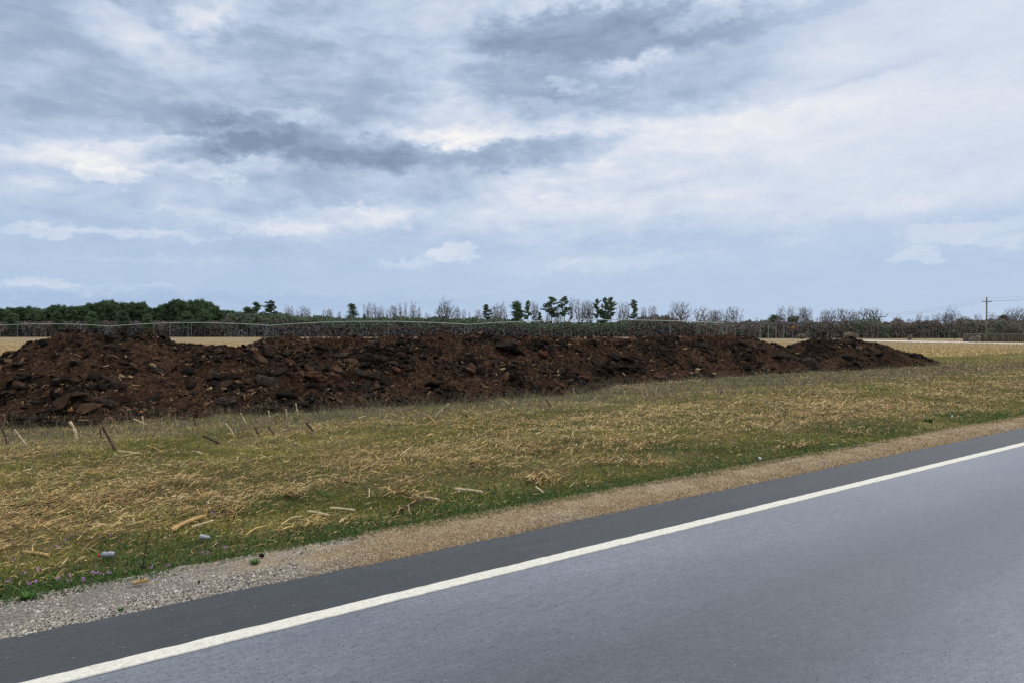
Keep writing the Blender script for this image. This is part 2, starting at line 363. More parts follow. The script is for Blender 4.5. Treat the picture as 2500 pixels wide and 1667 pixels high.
def verge_material():
    m, b, p = newmat('verge_gravel')
    oc = b.n('ShaderNodeTexCoord').outputs['Object']
    nf = b.noise(oc, 60, 5, .7); n = b.noise(b.mapping(oc, scale=(1.2, 3, 1)), 1.0, 5, .6)
    g = b.ramp(nf, [(.32, c3(.075,.068,.060)), (.5, c3(.20,.185,.163)), (.66, c3(.33,.31,.275))])
    t = b.ramp(nf, [(.32, c3(.13,.10,.062)), (.5, c3(.32,.25,.165)), (.66, c3(.46,.37,.26))])
    se = b.n('ShaderNodeSeparateXYZ'); b.L.new(oc, se.inputs[0])
    f = b.smooth(b.m('ADD', b.m('MULTIPLY', n, 2.4), se.outputs[0]), 2.2, 3.6)
    b.L.new(b.mix(f, g, t), p.inputs['Base Color']); p.inputs['Roughness'].default_value = .95; p.inputs['Specular IOR Level'].default_value = .15
    bp = b.n('ShaderNodeBump'); bp.inputs['Strength'].default_value = 1.0; bp.inputs['Distance'].default_value = 0.02
    b.L.new(nf, bp.inputs['Height']); b.L.new(bp.outputs[0], p.inputs['Normal'])
    return m
def simple(name, c, rough=.8, spec=.3, nscale=8.0, var=.18, metallic=0.0):
    m, b, p = newmat(name)
    n = b.noise(b.n('ShaderNodeTexCoord').outputs['Object'], nscale, 5, .65)
    k = b.n('ShaderNodeMapRange'); b.L.new(n, k.inputs[0]); k.inputs[1].default_value = .3; k.inputs[2].default_value = .7
    k.inputs[3].default_value = 1 - var; k.inputs[4].default_value = 1 + var
    b.L.new(b.vm('SCALE', c3(*c)[:3] if False else tuple(c), sc_=k.outputs[0]), p.inputs['Base Color'])
    p.inputs['Roughness'].default_value = rough; p.inputs['Specular IOR Level'].default_value = spec; p.inputs['Metallic'].default_value = metallic
    return m
M = {}
M['asphalt'] = road_material(); M['paint'] = line_material(); M['field'] = field_material(); M['verge'] = verge_material()
M['grass'] = attrmat('green_grass', [(0, c3(.062,.088,.015)), (.35, c3(.165,.190,.030)), (.6, c3(.31,.295,.052)), (.8, c3(.43,.36,.10)), (1, c3(.56,.46,.21))], .7, .25, .25)
M['lush'] = attrmat('lush_grass', [(0, c3(.028,.070,.014)), (.5, c3(.055,.125,.024)), (.85, c3(.10,.16,.04)), (1, c3(.24,.22,.09))], .6, .3, .25)
M['dry'] = attrmat('dry_grass', [(0, c3(.070,.064,.044)), (.4, c3(.145,.128,.088)), (.75, c3(.25,.215,.145)), (1, c3(.42,.36,.26))], .85, .15, .2)
M['turf'] = attrmat('dead_turf', [(0, c3(.15,.105,.058)), (.4, c3(.38,.285,.175)), (.8, c3(.58,.45,.29)), (1, c3(.70,.58,.41))], .9, .1, .15)
M['straw'] = attrmat('corn_straw', [(0, c3(.05,.029,.016)), (.2, c3(.19,.115,.050)), (.5, c3(.47,.315,.125)), (.8, c3(.68,.50,.225)), (1, c3(.80,.68,.42))], .75, .25, .12)
M['stone'] = attrmat('gravel_stone', [(0, c3(.09,.083,.074)), (.3, c3(.25,.225,.195)), (.7, c3(.40,.365,.32)), (1, c3(.60,.56,.50))], .85, .25)
M['pile'] = attrmat('manure_soil', [(0, c3(.008,.006,.005)), (.35, c3(.029,.0165,.0105)), (.7, c3(.060,.033,.0195)), (1, c3(.115,.066,.040))], 1.0, .06, noise=(16.0, .5))
M['clod'] = attrmat('soil_clod', [(0, c3(.006,.0055,.005)), (.35, c3(.015,.011,.009)), (.7, c3(.038,.023,.0150)), (1, c3(.090,.052,.031))], 1.0, .06, noise=(7.0, .4))
M['slab'] = attrmat('dark_slab', [(0, c3(.008,.007,.0065)), (.5, c3(.022,.017,.0145)), (1, c3(.055,.040,.031))], 1.0, .08, noise=(12.0, .5))
M['redclod'] = attrmat('red_clod', [(0, c3(.035,.016,.011)), (1, c3(.085,.036,.022))], .95, .1, noise=(9.0, .4))
M['chip'] = attrmat('straw_chip', [(0, c3(.065,.038,.022)), (.5, c3(.15,.095,.055)), (.85, c3(.32,.225,.13)), (1, c3(.55,.46,.33))], .9, .15)
M['tanstone'] = attrmat('tan_clay', [(0, c3(.16,.115,.055)), (.5, c3(.26,.185,.095)), (1, c3(.36,.265,.145))], .9, .2, noise=(14.0, .2))
M['orangestone'] = attrmat('orange_clay', [(0, c3(.26,.11,.04)), (1, c3(.36,.17,.07))], .9, .2, noise=(14.0, .25))
M['pine'] = attrmat('pine_needles', [(0, c3(.040,.070,.045)), (.5, c3(.082,.132,.068)), (.85, c3(.145,.195,.085)), (1, c3(.20,.21,.11))], .8, .15, .15)
M['bark'] = simple('bark', (.075, .062, .052), .95, .1, 2.0, .3)
M['twig'] = simple('bare_twigs', (.20, .178, .170), .95, .1, 1.0, .25)
M['twigdark'] = simple('bare_twigs_dark', (.145, .125, .114), .95, .1, 1.0, .25)
M['brush'] = attrmat('brush', [(0, c3(.085,.086,.096)), (.25, c3(.125,.116,.118)), (.5, c3(.200,.168,.145)), (.72, c3(.125,.165,.105)), (.9, c3(.098,.155,.095)), (1, c3(.28,.26,.24))], .9, .1)
M['galv'] = simple('galvanised_steel', (.36, .42, .39), .6, .4, 1.5, .12)
M['galvdark'] = simple('weathered_steel', (.13, .15, .15), .7, .3, 1.5, .2)
M['hose'] = simple('drop_hose', (.42, .42, .39), .7, .3, 2, .1)
M['rubber'] = simple('rubber', (.02, .02, .02), .9, .2, 5, .2)
M['polewood'] = simple('pole_wood', (.16, .145, .125), .9, .15, 2, .25)
M['pipedark'] = simple('shaded_pipe', (.075, .085, .088), .7, .2, 1.5, .2)
M['wire'] = simple('wire', (.07, .07, .075), .6, .3, 2, .1)
M['white'] = simple('white_paint', (.62, .63, .65), .45, .5, 1, .05)
M['darkglass'] = simple('dark_glass', (.02, .025, .03), .1, .6, 1, .05)
M['signo'] = simple('sign_orange', (.36, .17, .04), .6, .3, 3, .1)
M['signr'] = simple('sign_red', (.15, .045, .035), .6, .3, 3, .15)
M['lane'] = simple('pale_gravel', (.58, .56, .53), .95, .1, .8, .12)
M['fence'] = attrmat('brush_fence', [(0, c3(.09,.078,.06)), (.5, c3(.17,.145,.11)), (1, c3(.28,.24,.19))], .95, .1)
M['rail'] = simple('pale_rail', (.20, .18, .15), .9, .1, 1, .15)
M['stalkpale'] = simple('pale_corn_stalk', (.46, .37, .23), .85, .15, 26, .55)
M['stalkyellow'] = simple('yellow_corn_stalk', (.38, .255, .11), .85, .15, 26, .55)
M['stalkdark'] = simple('dark_corn_stalk', (.055, .038, .028), .9, .15, 30, .5)
M['petal'] = simple('purple_petal', (.46, .20, .50), .7, .2, 20, .15)
M['stem'] = simple('green_stem', (.07, .11, .035), .8, .2, 20, .2)
M['weed'] = attrmat('weed_leaf', [(0, c3(.035,.10,.015)), (1, c3(.085,.19,.03))], .6, .3, .25)
M['plastic'] = simple('clear_plastic', (.22, .24, .26), .18, .6, 30, .15)
M['redcap'] = simple('red_cap', (.42, .03, .025), .4, .5, 20, .08)
M['cup'] = simple('white_cup', (.30, .33, .35), .5, .4, 30, .06)
M['wood'] = simple('dead_stem', (.05, .038, .03), .9, .1, 30, .3)

# ------------------------------------------------------------------ ground
def grid_mesh(name, xs, ys, zf, mat, rot=0.0):
    gx, gy = np.meshgrid(xs, ys, indexing='ij'); gz = zf(gx, gy)
    v = np.stack([gx, gy, gz], -1).reshape(-1, 3); nx, ny = len(xs), len(ys)
    i = np.arange(nx - 1)[:, None] * ny + np.arange(ny - 1)[None]
    f = np.stack([i, i + ny, i + ny + 1, i + 1], -1).reshape(-1, 4)
    return build(name, v, f, mat, smooth=True, rot=rot)
def ground_z(s, d):
    k = np.clip((d - 5.6) / 1.5, 0, 1); far = np.clip(1 - (np.hypot(s, d) - 40) / 30, 0, 1)
    b = (fbm(s * .5, d * .5, 3, 3) - .5) * .13 + (fbm(s * 3, d * 3, 9, 3) - .5) * .11
    return -0.035 + 0.035 * k + b * k * far
xs = np.concatenate([[-6000, -2000, -600, -200, -60, -25, -12], np.arange(-6, 46, .1), np.arange(46, 80, .7), [90, 110, 160, 300, 600, 2000, 6000]])
ys = np.concatenate([[-6000, -1500, -300, -60, -20, -4, 2, 4.5], np.arange(4.8, 19, .1), np.arange(19, 45, .7), [50, 60, 90, 150, 300, 600, 2000, 6000]])
tag(grid_mesh('field', xs, ys, ground_z, M['field'], ROADROT), kind='structure')
# asphalt slab with a slightly ragged edge
es = np.concatenate([np.arange(-30, -2, 1.0), np.arange(-2, 40, .04), np.arange(40, 120, .5), np.arange(120, 900, 10)])
edge = 5.03 + (fbm(es * 1.1, es * 0, 5, 3) - .5) * .06 + (fbm(es * 9, es * 0 + 3, 6, 2) - .5) * .035
n = len(es)
cols = [np.stack([es, np.full(n, -3.6), np.zeros(n)], 1), np.stack([es, np.full(n, 0.75), np.full(n, 0.03)], 1), np.stack([es, np.full(n, 4.2), np.zeros(n) + .004], 1),
        np.stack([es, edge - .03, np.full(n, -.006)], 1), np.stack([es, edge, np.full(n, -.02)], 1), np.stack([es, edge + .004, np.full(n, -.09)], 1)]
v = np.concatenate(cols); i = np.arange(n - 1)
f = np.concatenate([np.stack([i + k * n, i + 1 + k * n, i + 1 + (k + 1) * n, i + (k + 1) * n], 1) for k in range(5)])
tag(build('road', v, f, M['asphalt'], rot=ROADROT), kind='structure')
le = np.concatenate([np.arange(-30, -1, 1.0), np.arange(-1, 40, .05), np.arange(40, 700, 4)]); n = len(le)
jo = (fbm(le * 14, le * 0, 15, 2) - .5) * .016; ji = (fbm(le * 14, le * 0, 18, 2) - .5) * .016
zl = lambda d: .03 + (.004 - .03) * (d - .75) / 3.45 if d < 4.2 else .004 - .010 * (d - 4.2) / .8
l0, l1 = 4.170, 4.300
cols = [np.stack([le, l0 + ji, np.full(n, zl(l0) - .002)], 1), np.stack([le, l0 + ji + .004, np.full(n, zl(l0) + .005)], 1), np.stack([le, l1 + jo - .004, np.full(n, zl(l1) + .005)], 1), np.stack([le, l1 + jo, np.full(n, zl(l1) - .002)], 1)]
cols.insert(2, np.stack([le, np.full(n, 4.2), np.full(n, .0095)], 1))
v = np.concatenate(cols); i = np.arange(n - 1)
f = np.concatenate([np.stack([i + k * n, i + 1 + k * n, i + 1 + (k + 1) * n, i + (k + 1) * n], 1) for k in range(4)])
tag(build('painted_edge_line', v, f, M['paint'], rot=ROADROT), kind='structure')
# verge
vs = np.concatenate([np.arange(-12, -2, .5), np.arange(-2, 40, .06), np.arange(40, 300, 2)]); n = len(vs)
outer = 5.72 + (fbm(vs * .8, vs * 0, 25, 3) - .5) * .28 + (fbm(vs * 6, vs * 0, 27, 2) - .5) * .10
K = 16; rows = []
for k in range(K):
    q = k / (K - 1); dd = 4.99 + (outer - 4.99) * q
    z = -.030 + (fbm(vs * 6, dd * 6, 31, 4) - .5) * .03 * min(1, q * 3) + .018 * min(1, q * 2) - (.06 if k == K - 1 else 0)
    rows.append(np.stack([vs, dd, z], 1))
v = np.concatenate(rows); i = np.arange(n - 1)
f = np.concatenate([np.stack([i + k * n, i + 1 + k * n, i + 1 + (k + 1) * n, i + (k + 1) * n], 1) for k in range(K - 1)])
tag(build('gravel_verge', v, f, M['verge'], rot=ROADROT, smooth=True), kind='structure')
# pale side lane far right
tag(grid_mesh('side_lane', np.array([84.5, 87, 92, 96.5]), np.array([76, 100, 120, 140, 170, 200]), lambda x, y: 0.02 + 0 * x, M['lane']), kind='structure')

# ------------------------------------------------------------------ heaps
HEAPS = [ # name-phrase, s, d, halfcore, flank_left, flank_right, flank_front, flank_back, height
 ('left', 3.08, 19.99, 0.9, 2.75, 4.39, 4.34, 2.51, 1.63, 'broad dark brown manure heap at the left edge of the row, nearest the camera'),
 ('leftlow', 5.55, 18.64, 0.73, 1.93, 6.11, 3.32, 2.7, 1.36, 'low saddle-backed dark heap with many black slabs, right of the leftmost heap'),
 ('backleft', 9.29, 22.28, 1.29, 3.65, 2.6, 2.43, 2.56, 1.59, 'reddish brown heap standing behind the low saddle-backed heap on the left'),
 ('mid', 11.53, 19.69, 1.07, 4.36, 5.23, 4.52, 3.52, 1.66, 'large central heap of loose brown crumbs below the pipe joint'),
 ('mid2', 15.48, 20.24, 2.61, 6.49, 8.12, 2.92, 2.64, 1.61, 'central heap with coarse reddish clods down its right hand flank'),
 ('backright', 26.96, 25.92, 2.46, 1.9, 5.26, 2.4, 2.49, 1.45, 'low brown heap behind the dip between the two right hand front heaps'),
 ('right', 26.02, 20.69, 2.88, 5.96, 6.56, 2.91, 2.28, 1.62, 'wide brown heap second from the right end of the row'),
 ('farright', 36.82, 20.27, 1.92, 4.98, 7.55, 2.73, 3.57, 1.42, 'smooth pointed heap at the right end of the row, tapering to the right'),
]
def hshape(h, s, d):
    _, hs, hd, core, fl, fr, ff, fb, hh, _l = h
    wob = (fbm(s * .45 + hs, d * .45, 41, 3) - .5) * 1.3
    x = s - hs; ax = np.maximum(np.abs(x) - core, 0) / np.where(x < 0, fl, fr); y = d - hd; ay = np.abs(y) / np.where(y < 0, ff, fb)
    q = np.sqrt(ax ** 2 + ay ** 2) * (1 + wob * .18)
    return hh * (1.07 - np.sqrt(np.maximum(q, 0) ** 2 * 1.06 + .012) * 1.0 - np.maximum(q - 1, 0) * .6)
def hdetail(s, d):
    a = (fbm(s * .9, d * .9, 51, 4) - .5) * .38
    rid = 1 - np.abs(2 * fbm(s * 1.6 + d * .9, d * 2.6 - s * .5, 61, 3) - 1)
    b = (rid - .6) * .20
    dg = 1 - np.abs(2 * fbm((s * .9 + d * .5) * .9, (d * .35 - s * .35), 63, 3) - 1); b += (dg - .6) * .13 * np.exp(-((s - 1.5) / 3.0) ** 2)
    st = fbm(s * 2.2, d * 3.5, 66, 3) * 5; b += (st - np.floor(st) - .5) * .07
    c = (fbm(s * 7, d * 7, 71, 4, .65) - .5) * .12 + (fbm(s * 26, d * 26, 77, 2) - .5) * .035
    return a + b + c
def hmesh(h, res):
    _, hs, hd, core, fl, fr, ff, fb, hh, lab = h
    xs = np.arange(hs - core - fl * 1.25, hs + core + fr * 1.25, res); ys = np.arange(hd - ff * 1.25, hd + fb * 1.25, res)
    gx, gy = np.meshgrid(xs, ys, indexing='ij'); base = hshape(h, gx, gy)
    k = np.clip(base / .25, 0, 1); gz = base + hdetail(gx, gy) * (.35 + .65 * k)
    gxx = gx + (vnoise(gx * 9, gy * 9, 81) - .5) * res * 1.2; gyy = gy + (vnoise(gx * 9, gy * 9, 83) - .5) * res * 1.2
    v = np.stack([gxx, gyy, gz], -1).reshape(-1, 3); nx, ny = gx.shape
    i = (np.arange(nx - 1)[:, None] * ny + np.arange(ny - 1)[None])
    f = np.stack([i, i + ny, i + ny + 1, i + 1], -1).reshape(-1, 4)
    zmx = np.maximum.reduce([v[f[:, k2], 2] for k2 in range(4)]); f = f[zmx > -.12]
    cx = v[f[:, 0], 0]; cy = v[f[:, 0], 1]
    r = .15 + .55 * fbm(cx * 1.0, cy * 1.3, 91, 4) + .5 * (fbm(cx * 12, cy * 12, 95, 3, .7) - .5)
    r -= .9 * np.clip(fbm(cx * 1.0, cy * 1.6, 97, 3) - .50, 0, 1) * 3
    used, inv = np.unique(f, return_inverse=True); f = inv.reshape(f.shape); v = v[used]
    return build('soil_heap', v, f, M['pile'], rnd=np.clip(r, 0, 1), rot=ROADROT)
def allH(s, d):
    best = np.full(np.shape(s), -9.0); det = hdetail(s, d)
    for h in HEAPS:
        b = hshape(h, s, d); k = np.clip(b / .25, 0, 1); best = np.maximum(best, b + det * (.35 + .65 * k))
    return best
ICO = None
def ico():
    t = (1 + 5 ** .5) / 2
    v = np.array([(-1,t,0),(1,t,0),(-1,-t,0),(1,-t,0),(0,-1,t),(0,1,t),(0,-1,-t),(0,1,-t),(t,0,-1),(t,0,1),(-t,0,-1),(-t,0,1)], float); v /= np.linalg.norm(v[0])
    f = np.array([(0,11,5),(0,5,1),(0,1,7),(0,7,10),(0,10,11),(1,5,9),(5,11,4),(11,10,2),(10,7,6),(7,1,8),(3,9,4),(3,4,2),(3,2,6),(3,6,8),(3,8,9),(4,9,5),(2,4,11),(6,2,10),(8,6,7),(9,8,1)])
    return v, f
IV, IF = ico()
def sub(v, f):
    v = list(map(tuple, v)); cache = {}; nf = []
    def mid(a, b):
        k = (min(a, b), max(a, b))
        if k not in cache:
            p = (np.array(v[a]) + np.array(v[b])) / 2; p /= np.linalg.norm(p); v.append(tuple(p)); cache[k] = len(v) - 1
        return cache[k]
    for a, b, c in f:
        x, y, z = mid(a, b), mid(b, c), mid(c, a); nf += [(a, x, z), (b, y, x), (c, z, y), (x, y, z)]
    return np.array(v), np.array(nf)
IV2, IF2 = sub(IV, IF); IV3, IF3 = sub(IV2, IF2)
def rocks(pos, scl, rot, tv, tf, jit=.22, cuts=0):
    """pos (n,3), scl (n,3), rot (n,3,3) -> verts, faces"""
    n = len(pos); k = len(tv)
    v = tv[None] * (1 + rg.normal(0, jit, (n, k, 1)))
    v = np.sign(v) * np.abs(v) ** .8
    for c_ in range(cuts):
        pn = rg.normal(size=(n, 1, 3)); pn /= np.linalg.norm(pn, axis=2, keepdims=True); o_ = (v * pn).sum(2, keepdims=True) - rg.uniform(.45, .75, (n, 1, 1))
        v = v - pn * np.maximum(o_, 0)
    v = v * scl[:, None, :]
    v = np.einsum('nij,nkj->nki', rot, v) + pos[:, None, :]
    f = tf[None] + (np.arange(n) * k)[:, None, None]
    return v.reshape(-1, 3), f.reshape(-1, 3)
def slope_rot(s, d, n, wild):
    e = .12; hx = (allH(s + e, d) - allH(s - e, d)) / (2 * e); hy = (allH(s, d + e) - allH(s, d - e)) / (2 * e)
    nrm = np.stack([-hx * .6, -hy * .6, np.ones(n)], 1) + rg.normal(0, wild, (n, 3)); nrm /= np.linalg.norm(nrm, axis=1)[:, None]
    a = rg.uniform(0, 2 * np.pi, n); u = np.stack([np.cos(a), np.sin(a), np.zeros(n)], 1)
    u = u - (u * nrm).sum(1)[:, None] * nrm; u /= np.linalg.norm(u, axis=1)[:, None]; w = np.cross(nrm, u)
    return np.stack([u, w, nrm], 2)
def onheap(h, n):
    _, hs, hd, core, fl, fr, ff, fb, hh, lab = h
    s = rg.uniform(hs - core - fl, hs + core + fr, n * 3); d = rg.uniform(hd - ff * 1.05, hd + fb * .55, n * 3)
    b = hshape(h, s, d); H = allH(s, d); det = hdetail(s, d); own = b + det * (.35 + .65 * np.clip(b / .25, 0, 1))
    ok = (own > .0) & (own > H - .01); s, d, H = s[ok][:n], d[ok][:n], H[ok][:n]
    return s, d, H
heap_objs = {}
for hi, h in enumerate(HEAPS):
    back = h[0].startswith('back')
    o = hmesh(h, .045 if h[1] < 20 and not back else .07)
    tag(o, h[9], 'soil heap', 'dumped soil and manure heaps along the field edge'); heap_objs[h[0]] = o
    dens = {'left': 1.3, 'leftlow': 1.0, 'mid': 1.1, 'mid2': 1.1, 'right': .9, 'farright': .7}.get(h[0], .5)
    parts_v = []; parts_f = []; parts_r = []; off = 0
    for (cnt, lo, hi_, tv, tf, wild, dark) in ((int(11000 * dens), .012, .035, IV, IF, .6, .1), (int(2600 * dens), .03, .075, IV, IF, .5, .3), (int(1700 * dens), .06, .15, IV2, IF2, .35, .7), (int(240 * dens), .12, .27, IV2, IF2, .28, .5)):
        s, d, H = onheap(h, cnt)
        clump = fbm(s * 1.0, d * 1.6, 97, 3) - .5
        keep = rg.random(len(s)) < (np.clip(.62 + clump * 2.4, .12, 1) if hi_ < .1 else np.clip(clump * 5 + .25, .05, 1) * np.where(H < .85, 1.0, .5)); s, d, H = s[keep], d[keep], H[keep]; n = len(s)
        sz = lo * (hi_ / lo) ** (rg.random(n) ** 1.5)
        scl = np.stack([sz * rg.uniform(.8, 1.6, n), sz * rg.uniform(.55, 1.0, n), sz * rg.uniform(.18, .5, n)], 1)
        rot = slope_rot(s, d, n, wild)
        v, f = rocks(np.stack([s, d, H + scl[:, 2] * .15], 1), scl, rot, tv, tf, .13, cuts=0 if tv is IV else 6)
        r = np.clip(rg.normal(.62, .25, n) - dark * rg.random(n) ** .5 * .7, 0, 1)
        parts_v.append(v); parts_f.append(f + off); off += len(v); parts_r.append(np.repeat(r, len(tf)))
    c = build('clods', np.concatenate(parts_v), np.concatenate(parts_f), M['clod'], o, rnd=np.concatenate(parts_r)); tag(c, kind='stuff')
    # fibrous chips and crumbs of straw in the surface
    n = int(3600 * dens); s, d, H = onheap(h, n); n = len(s)
    cl = fbm(s * 1.3, d * 1.3, 103, 3); keep = rg.random(n) < np.clip((cl - .38) * 4, .12, 1); s, d, H = s[keep], d[keep], H[keep]; n = len(s)
    L = rg.uniform(.012, .045, n) * (1 + 1.3 * (rg.random(n) < .1)); Wd = L * rg.uniform(.14, .5, n); rot = slope_rot(s, d, n, .6)
    tv = np.array([(-1, -.6, 0), (1, -.8, .15), (.8, .7, 0), (-.9, .9, .1)], float); v = tv[None] * np.stack([L, Wd, L * .4], 1)[:, None]
    v = np.einsum('nij,nkj->nki', rot, v) + np.stack([s, d, H + .02 + .02 * rg.random(n)], 1)[:, None]
    f = (np.arange(4)[None] + (np.arange(n) * 4)[:, None])
    c = build('straw_chips', v.reshape(-1, 3), f, M['chip'], o, rnd=np.clip(rg.beta(1.6, 3.2, n), 0, 1)); tag(c, kind='stuff')

# pixel -> first hit on the heaps
def ray_heap(px, py):
    ds = np.arange(11, 60, .03); x = (px - 1250) / F * ds; z = CAMH - (py - HOR) / F * ds
    s, d = w2sd(x, ds); H = allH(s, d); k = np.argmax(H > z)
    if not (H > z).any(): return None
    return s[k], d[k], H[k], ds[k]
def a1(x, y): return x / 2.94, 780 + y / 2.94
def a2(x, y): return 600 + x / 2.94, 780 + y / 2.94
def a3(x, y): return 1300 + x / 2.138, 780 + y / 2.138
SL = [ # (px,py), width px, kind, label
 (a1(860,222),50,'slab','long black slab just below the crest of the leftmost heap'),(a1(1320,172),38,'slab','dark loaf-shaped clod breaking the skyline at the right shoulder of the leftmost heap'),
 (a1(1115,368),38,'slab','dark flat clod directly under the tan leaf-shaped stone on the leftmost heap'),(a1(1575,235),34,'slab','dark rounded clod on the crest right of the leftmost heap'),
 (a1(775,605),56,'slab','largest grey-brown slab low on the face of the leftmost heap'),(a1(1910,452),70,'slab','longest black layered slab on the low left heap'),
 (a1(1640,605),66,'slab','thick black slab near the foot of the low left heap'),(a1(1560,425),30,'slab','grey flat clod in the middle of the low left heap'),
 (a1(1390,537),24,'slab','small greenish grey flat stone left of a tan splinter'),(a1(612,588),22,'slab','small grey slab low on the left flank of the leftmost heap'),
 (a1(262,636),30,'slab','pale grey tilted slab at the lower left edge of the leftmost heap'),(a1(2170,620),40,'slab','grey square slab standing at the foot of the low left heap'),
 (a1(1100,685),44,'slab','dark blocky clod at the foot of the leftmost heap above the crossed stalks'),(a1(420,420),40,'slab','dark slab halfway up the left flank of the leftmost heap'),
 (a1(130,330),44,'slab','black slab high at the left edge of the photo'),(a1(530,330),44,'slab','black slab lying along the diagonal ridge of the leftmost heap'),
 (a1(830,500),48,'slab','black crumbling slab in the centre of the leftmost heap'),(a1(2250,440),46,'redclod','large reddish brown boulder-like clod on the low left heap'),
 (a1(2075,310),30,'redclod','reddish brown clod high on the low left heap'),(a2(640,440),38,'redclod','square reddish clod right of the large reddish boulder'),
 (a2(850,402),42,'slab','upright brown slab with a pale edge between the left and central heaps'),(a2(930,505),44,'slab','black wedge-shaped slab under the upright brown slab'),
 (a2(1085,372),28,'redclod','reddish flat clod on the saddle left of the central heap'),(a2(1110,582),44,'slab','grey-brown flat slab at the foot of the saddle between left and central heaps'),
 (a2(865,568),44,'slab','brown slab low on the saddle, above the grass edge'),(a2(2075,312),36,'slab','long grey-green slab tilted down the right side of the central heap'),
 (a2(2130,262),30,'redclod','rust red clod near the crest of the second central heap'),(a2(1775,285),28,'redclod','brown rounded clod upper middle of the central heap'),
 (a2(900,192),44,'slab','black ridge slab at the left crest of the central heap'),(a2(1545,402),26,'slab','small dark slab in the middle of the central heap'),
 (a2(2185,380),36,'slab','dark flat slab right of the long tilted slab'),(a2(660,272),50,'slab','black slab on top of the saddle below the back left heap'),
 (a2(1060,327),38,'slab','black flat slab on the saddle beside a reddish clod'),(a2(1860,215),66,'slab','long black ledge under the crest of the second central heap'),
 (a2(2215,197),36,'slab','dark slab on the crest of the second central heap'),(a2(970,218),16,'redclod','small round red clod below the crest of the central heap'),
 (a2(2255,480),26,'redclod','orange brown clod above the foot of the second central heap'),
 (a3(1622,205),46,'slab','broad brown slab on the face of the far right heap'),(a3(870,140),36,'slab','brown cap-like slab near the crest of the second heap from the right'),
 (a3(1278,197),36,'slab','dark boulder clod right of the centre of the second heap from the right'),(a3(1130,165),32,'slab','black slab high on the second heap from the right'),
 (a3(265,312),32,'redclod','brown clod low on the right side of the central heaps'),(a3(388,332),34,'slab','dark slab leaning at the foot of the dip between central and right heaps'),
 (a3(1460,245),60,'slab','black slabby ledge at the foot where the two right heaps meet'),(a3(1520,192),26,'slab','dark clod on the left flank of the far right heap'),
 (a3(665,313),34,'redclod','large rust red block at the foot of the second heap from the right'),(a3(55,190),32,'redclod','rust coloured slab on the right flank of the central heap'),
 (a3(1200,160),30,'slab','black clod beside the crest dip of the second heap from the right'),(a3(1800,190),36,'slab','dark slab in the middle of the far right heap'),
 (a3(430,200),40,'slab','long dark slab running down the back of the central dip'),(a3(1900,150),40,'slab','dark furrow slab below the right crest of the far right heap'),
 (a1(912,326),14,'tanstone','tan stone left of the leaf-shaped stone on the leftmost heap'),(a1(1100,340),16,'tanstone','tan leaf-shaped stone on the face of the leftmost heap'),
 (a1(940,440),14,'tanstone','rounded mustard lump in the middle of the leftmost heap'),(a1(872,420),16,'tanstone','mustard coloured lump beside the rounded lump on the leftmost heap'),
 (a1(1500,505),18,'tanstone','tan wood splinter on the slope between the two left heaps'),(a1(2040,590),15,'tanstone','tan round stone near the foot of the low left heap'),
 (a1(1007,675),10,'orangestone','small pinkish stone at the foot of the leftmost heap above a stalk'),(a1(342,712),15,'orangestone','brownish flat stone at the very foot of the leftmost heap'),
 (a1(510,655),19,'orangestone','orange brown lump low on the leftmost heap'),(a1(485,596),12,'tanstone','small tan stone left of the largest grey-brown slab'),
 (a2(1840,318),14,'tanstone','pale tan stone in the middle of the second central heap'),(a2(1222,212),9,'tanstone','small tan stone high on the central heap'),
 (a3(862,262),15,'tanstone','pale yellow block low on the second heap from the right'),(a3(795,158),13,'tanstone','pale yellow stone high on the left of the second heap from the right'),
 (a3(1703,152),15,'tanstone','large pale yellow upright stone on the far right heap'),(a3(1383,180),9,'tanstone','small pale stone above the junction of the two right heaps'),
 (a3(1207,260),10,'tanstone','tan stone low on the right side of the second heap from the right'),(a3(948,288),14,'tanstone','brown flat stone near the foot of the second heap from the right'),
 (a3(193,131),9,'tanstone','tan stone on the crest line of the second central heap'),(a3(1605,150),8,'tanstone','small yellow stone left of the upright stone on the far right heap'),
]
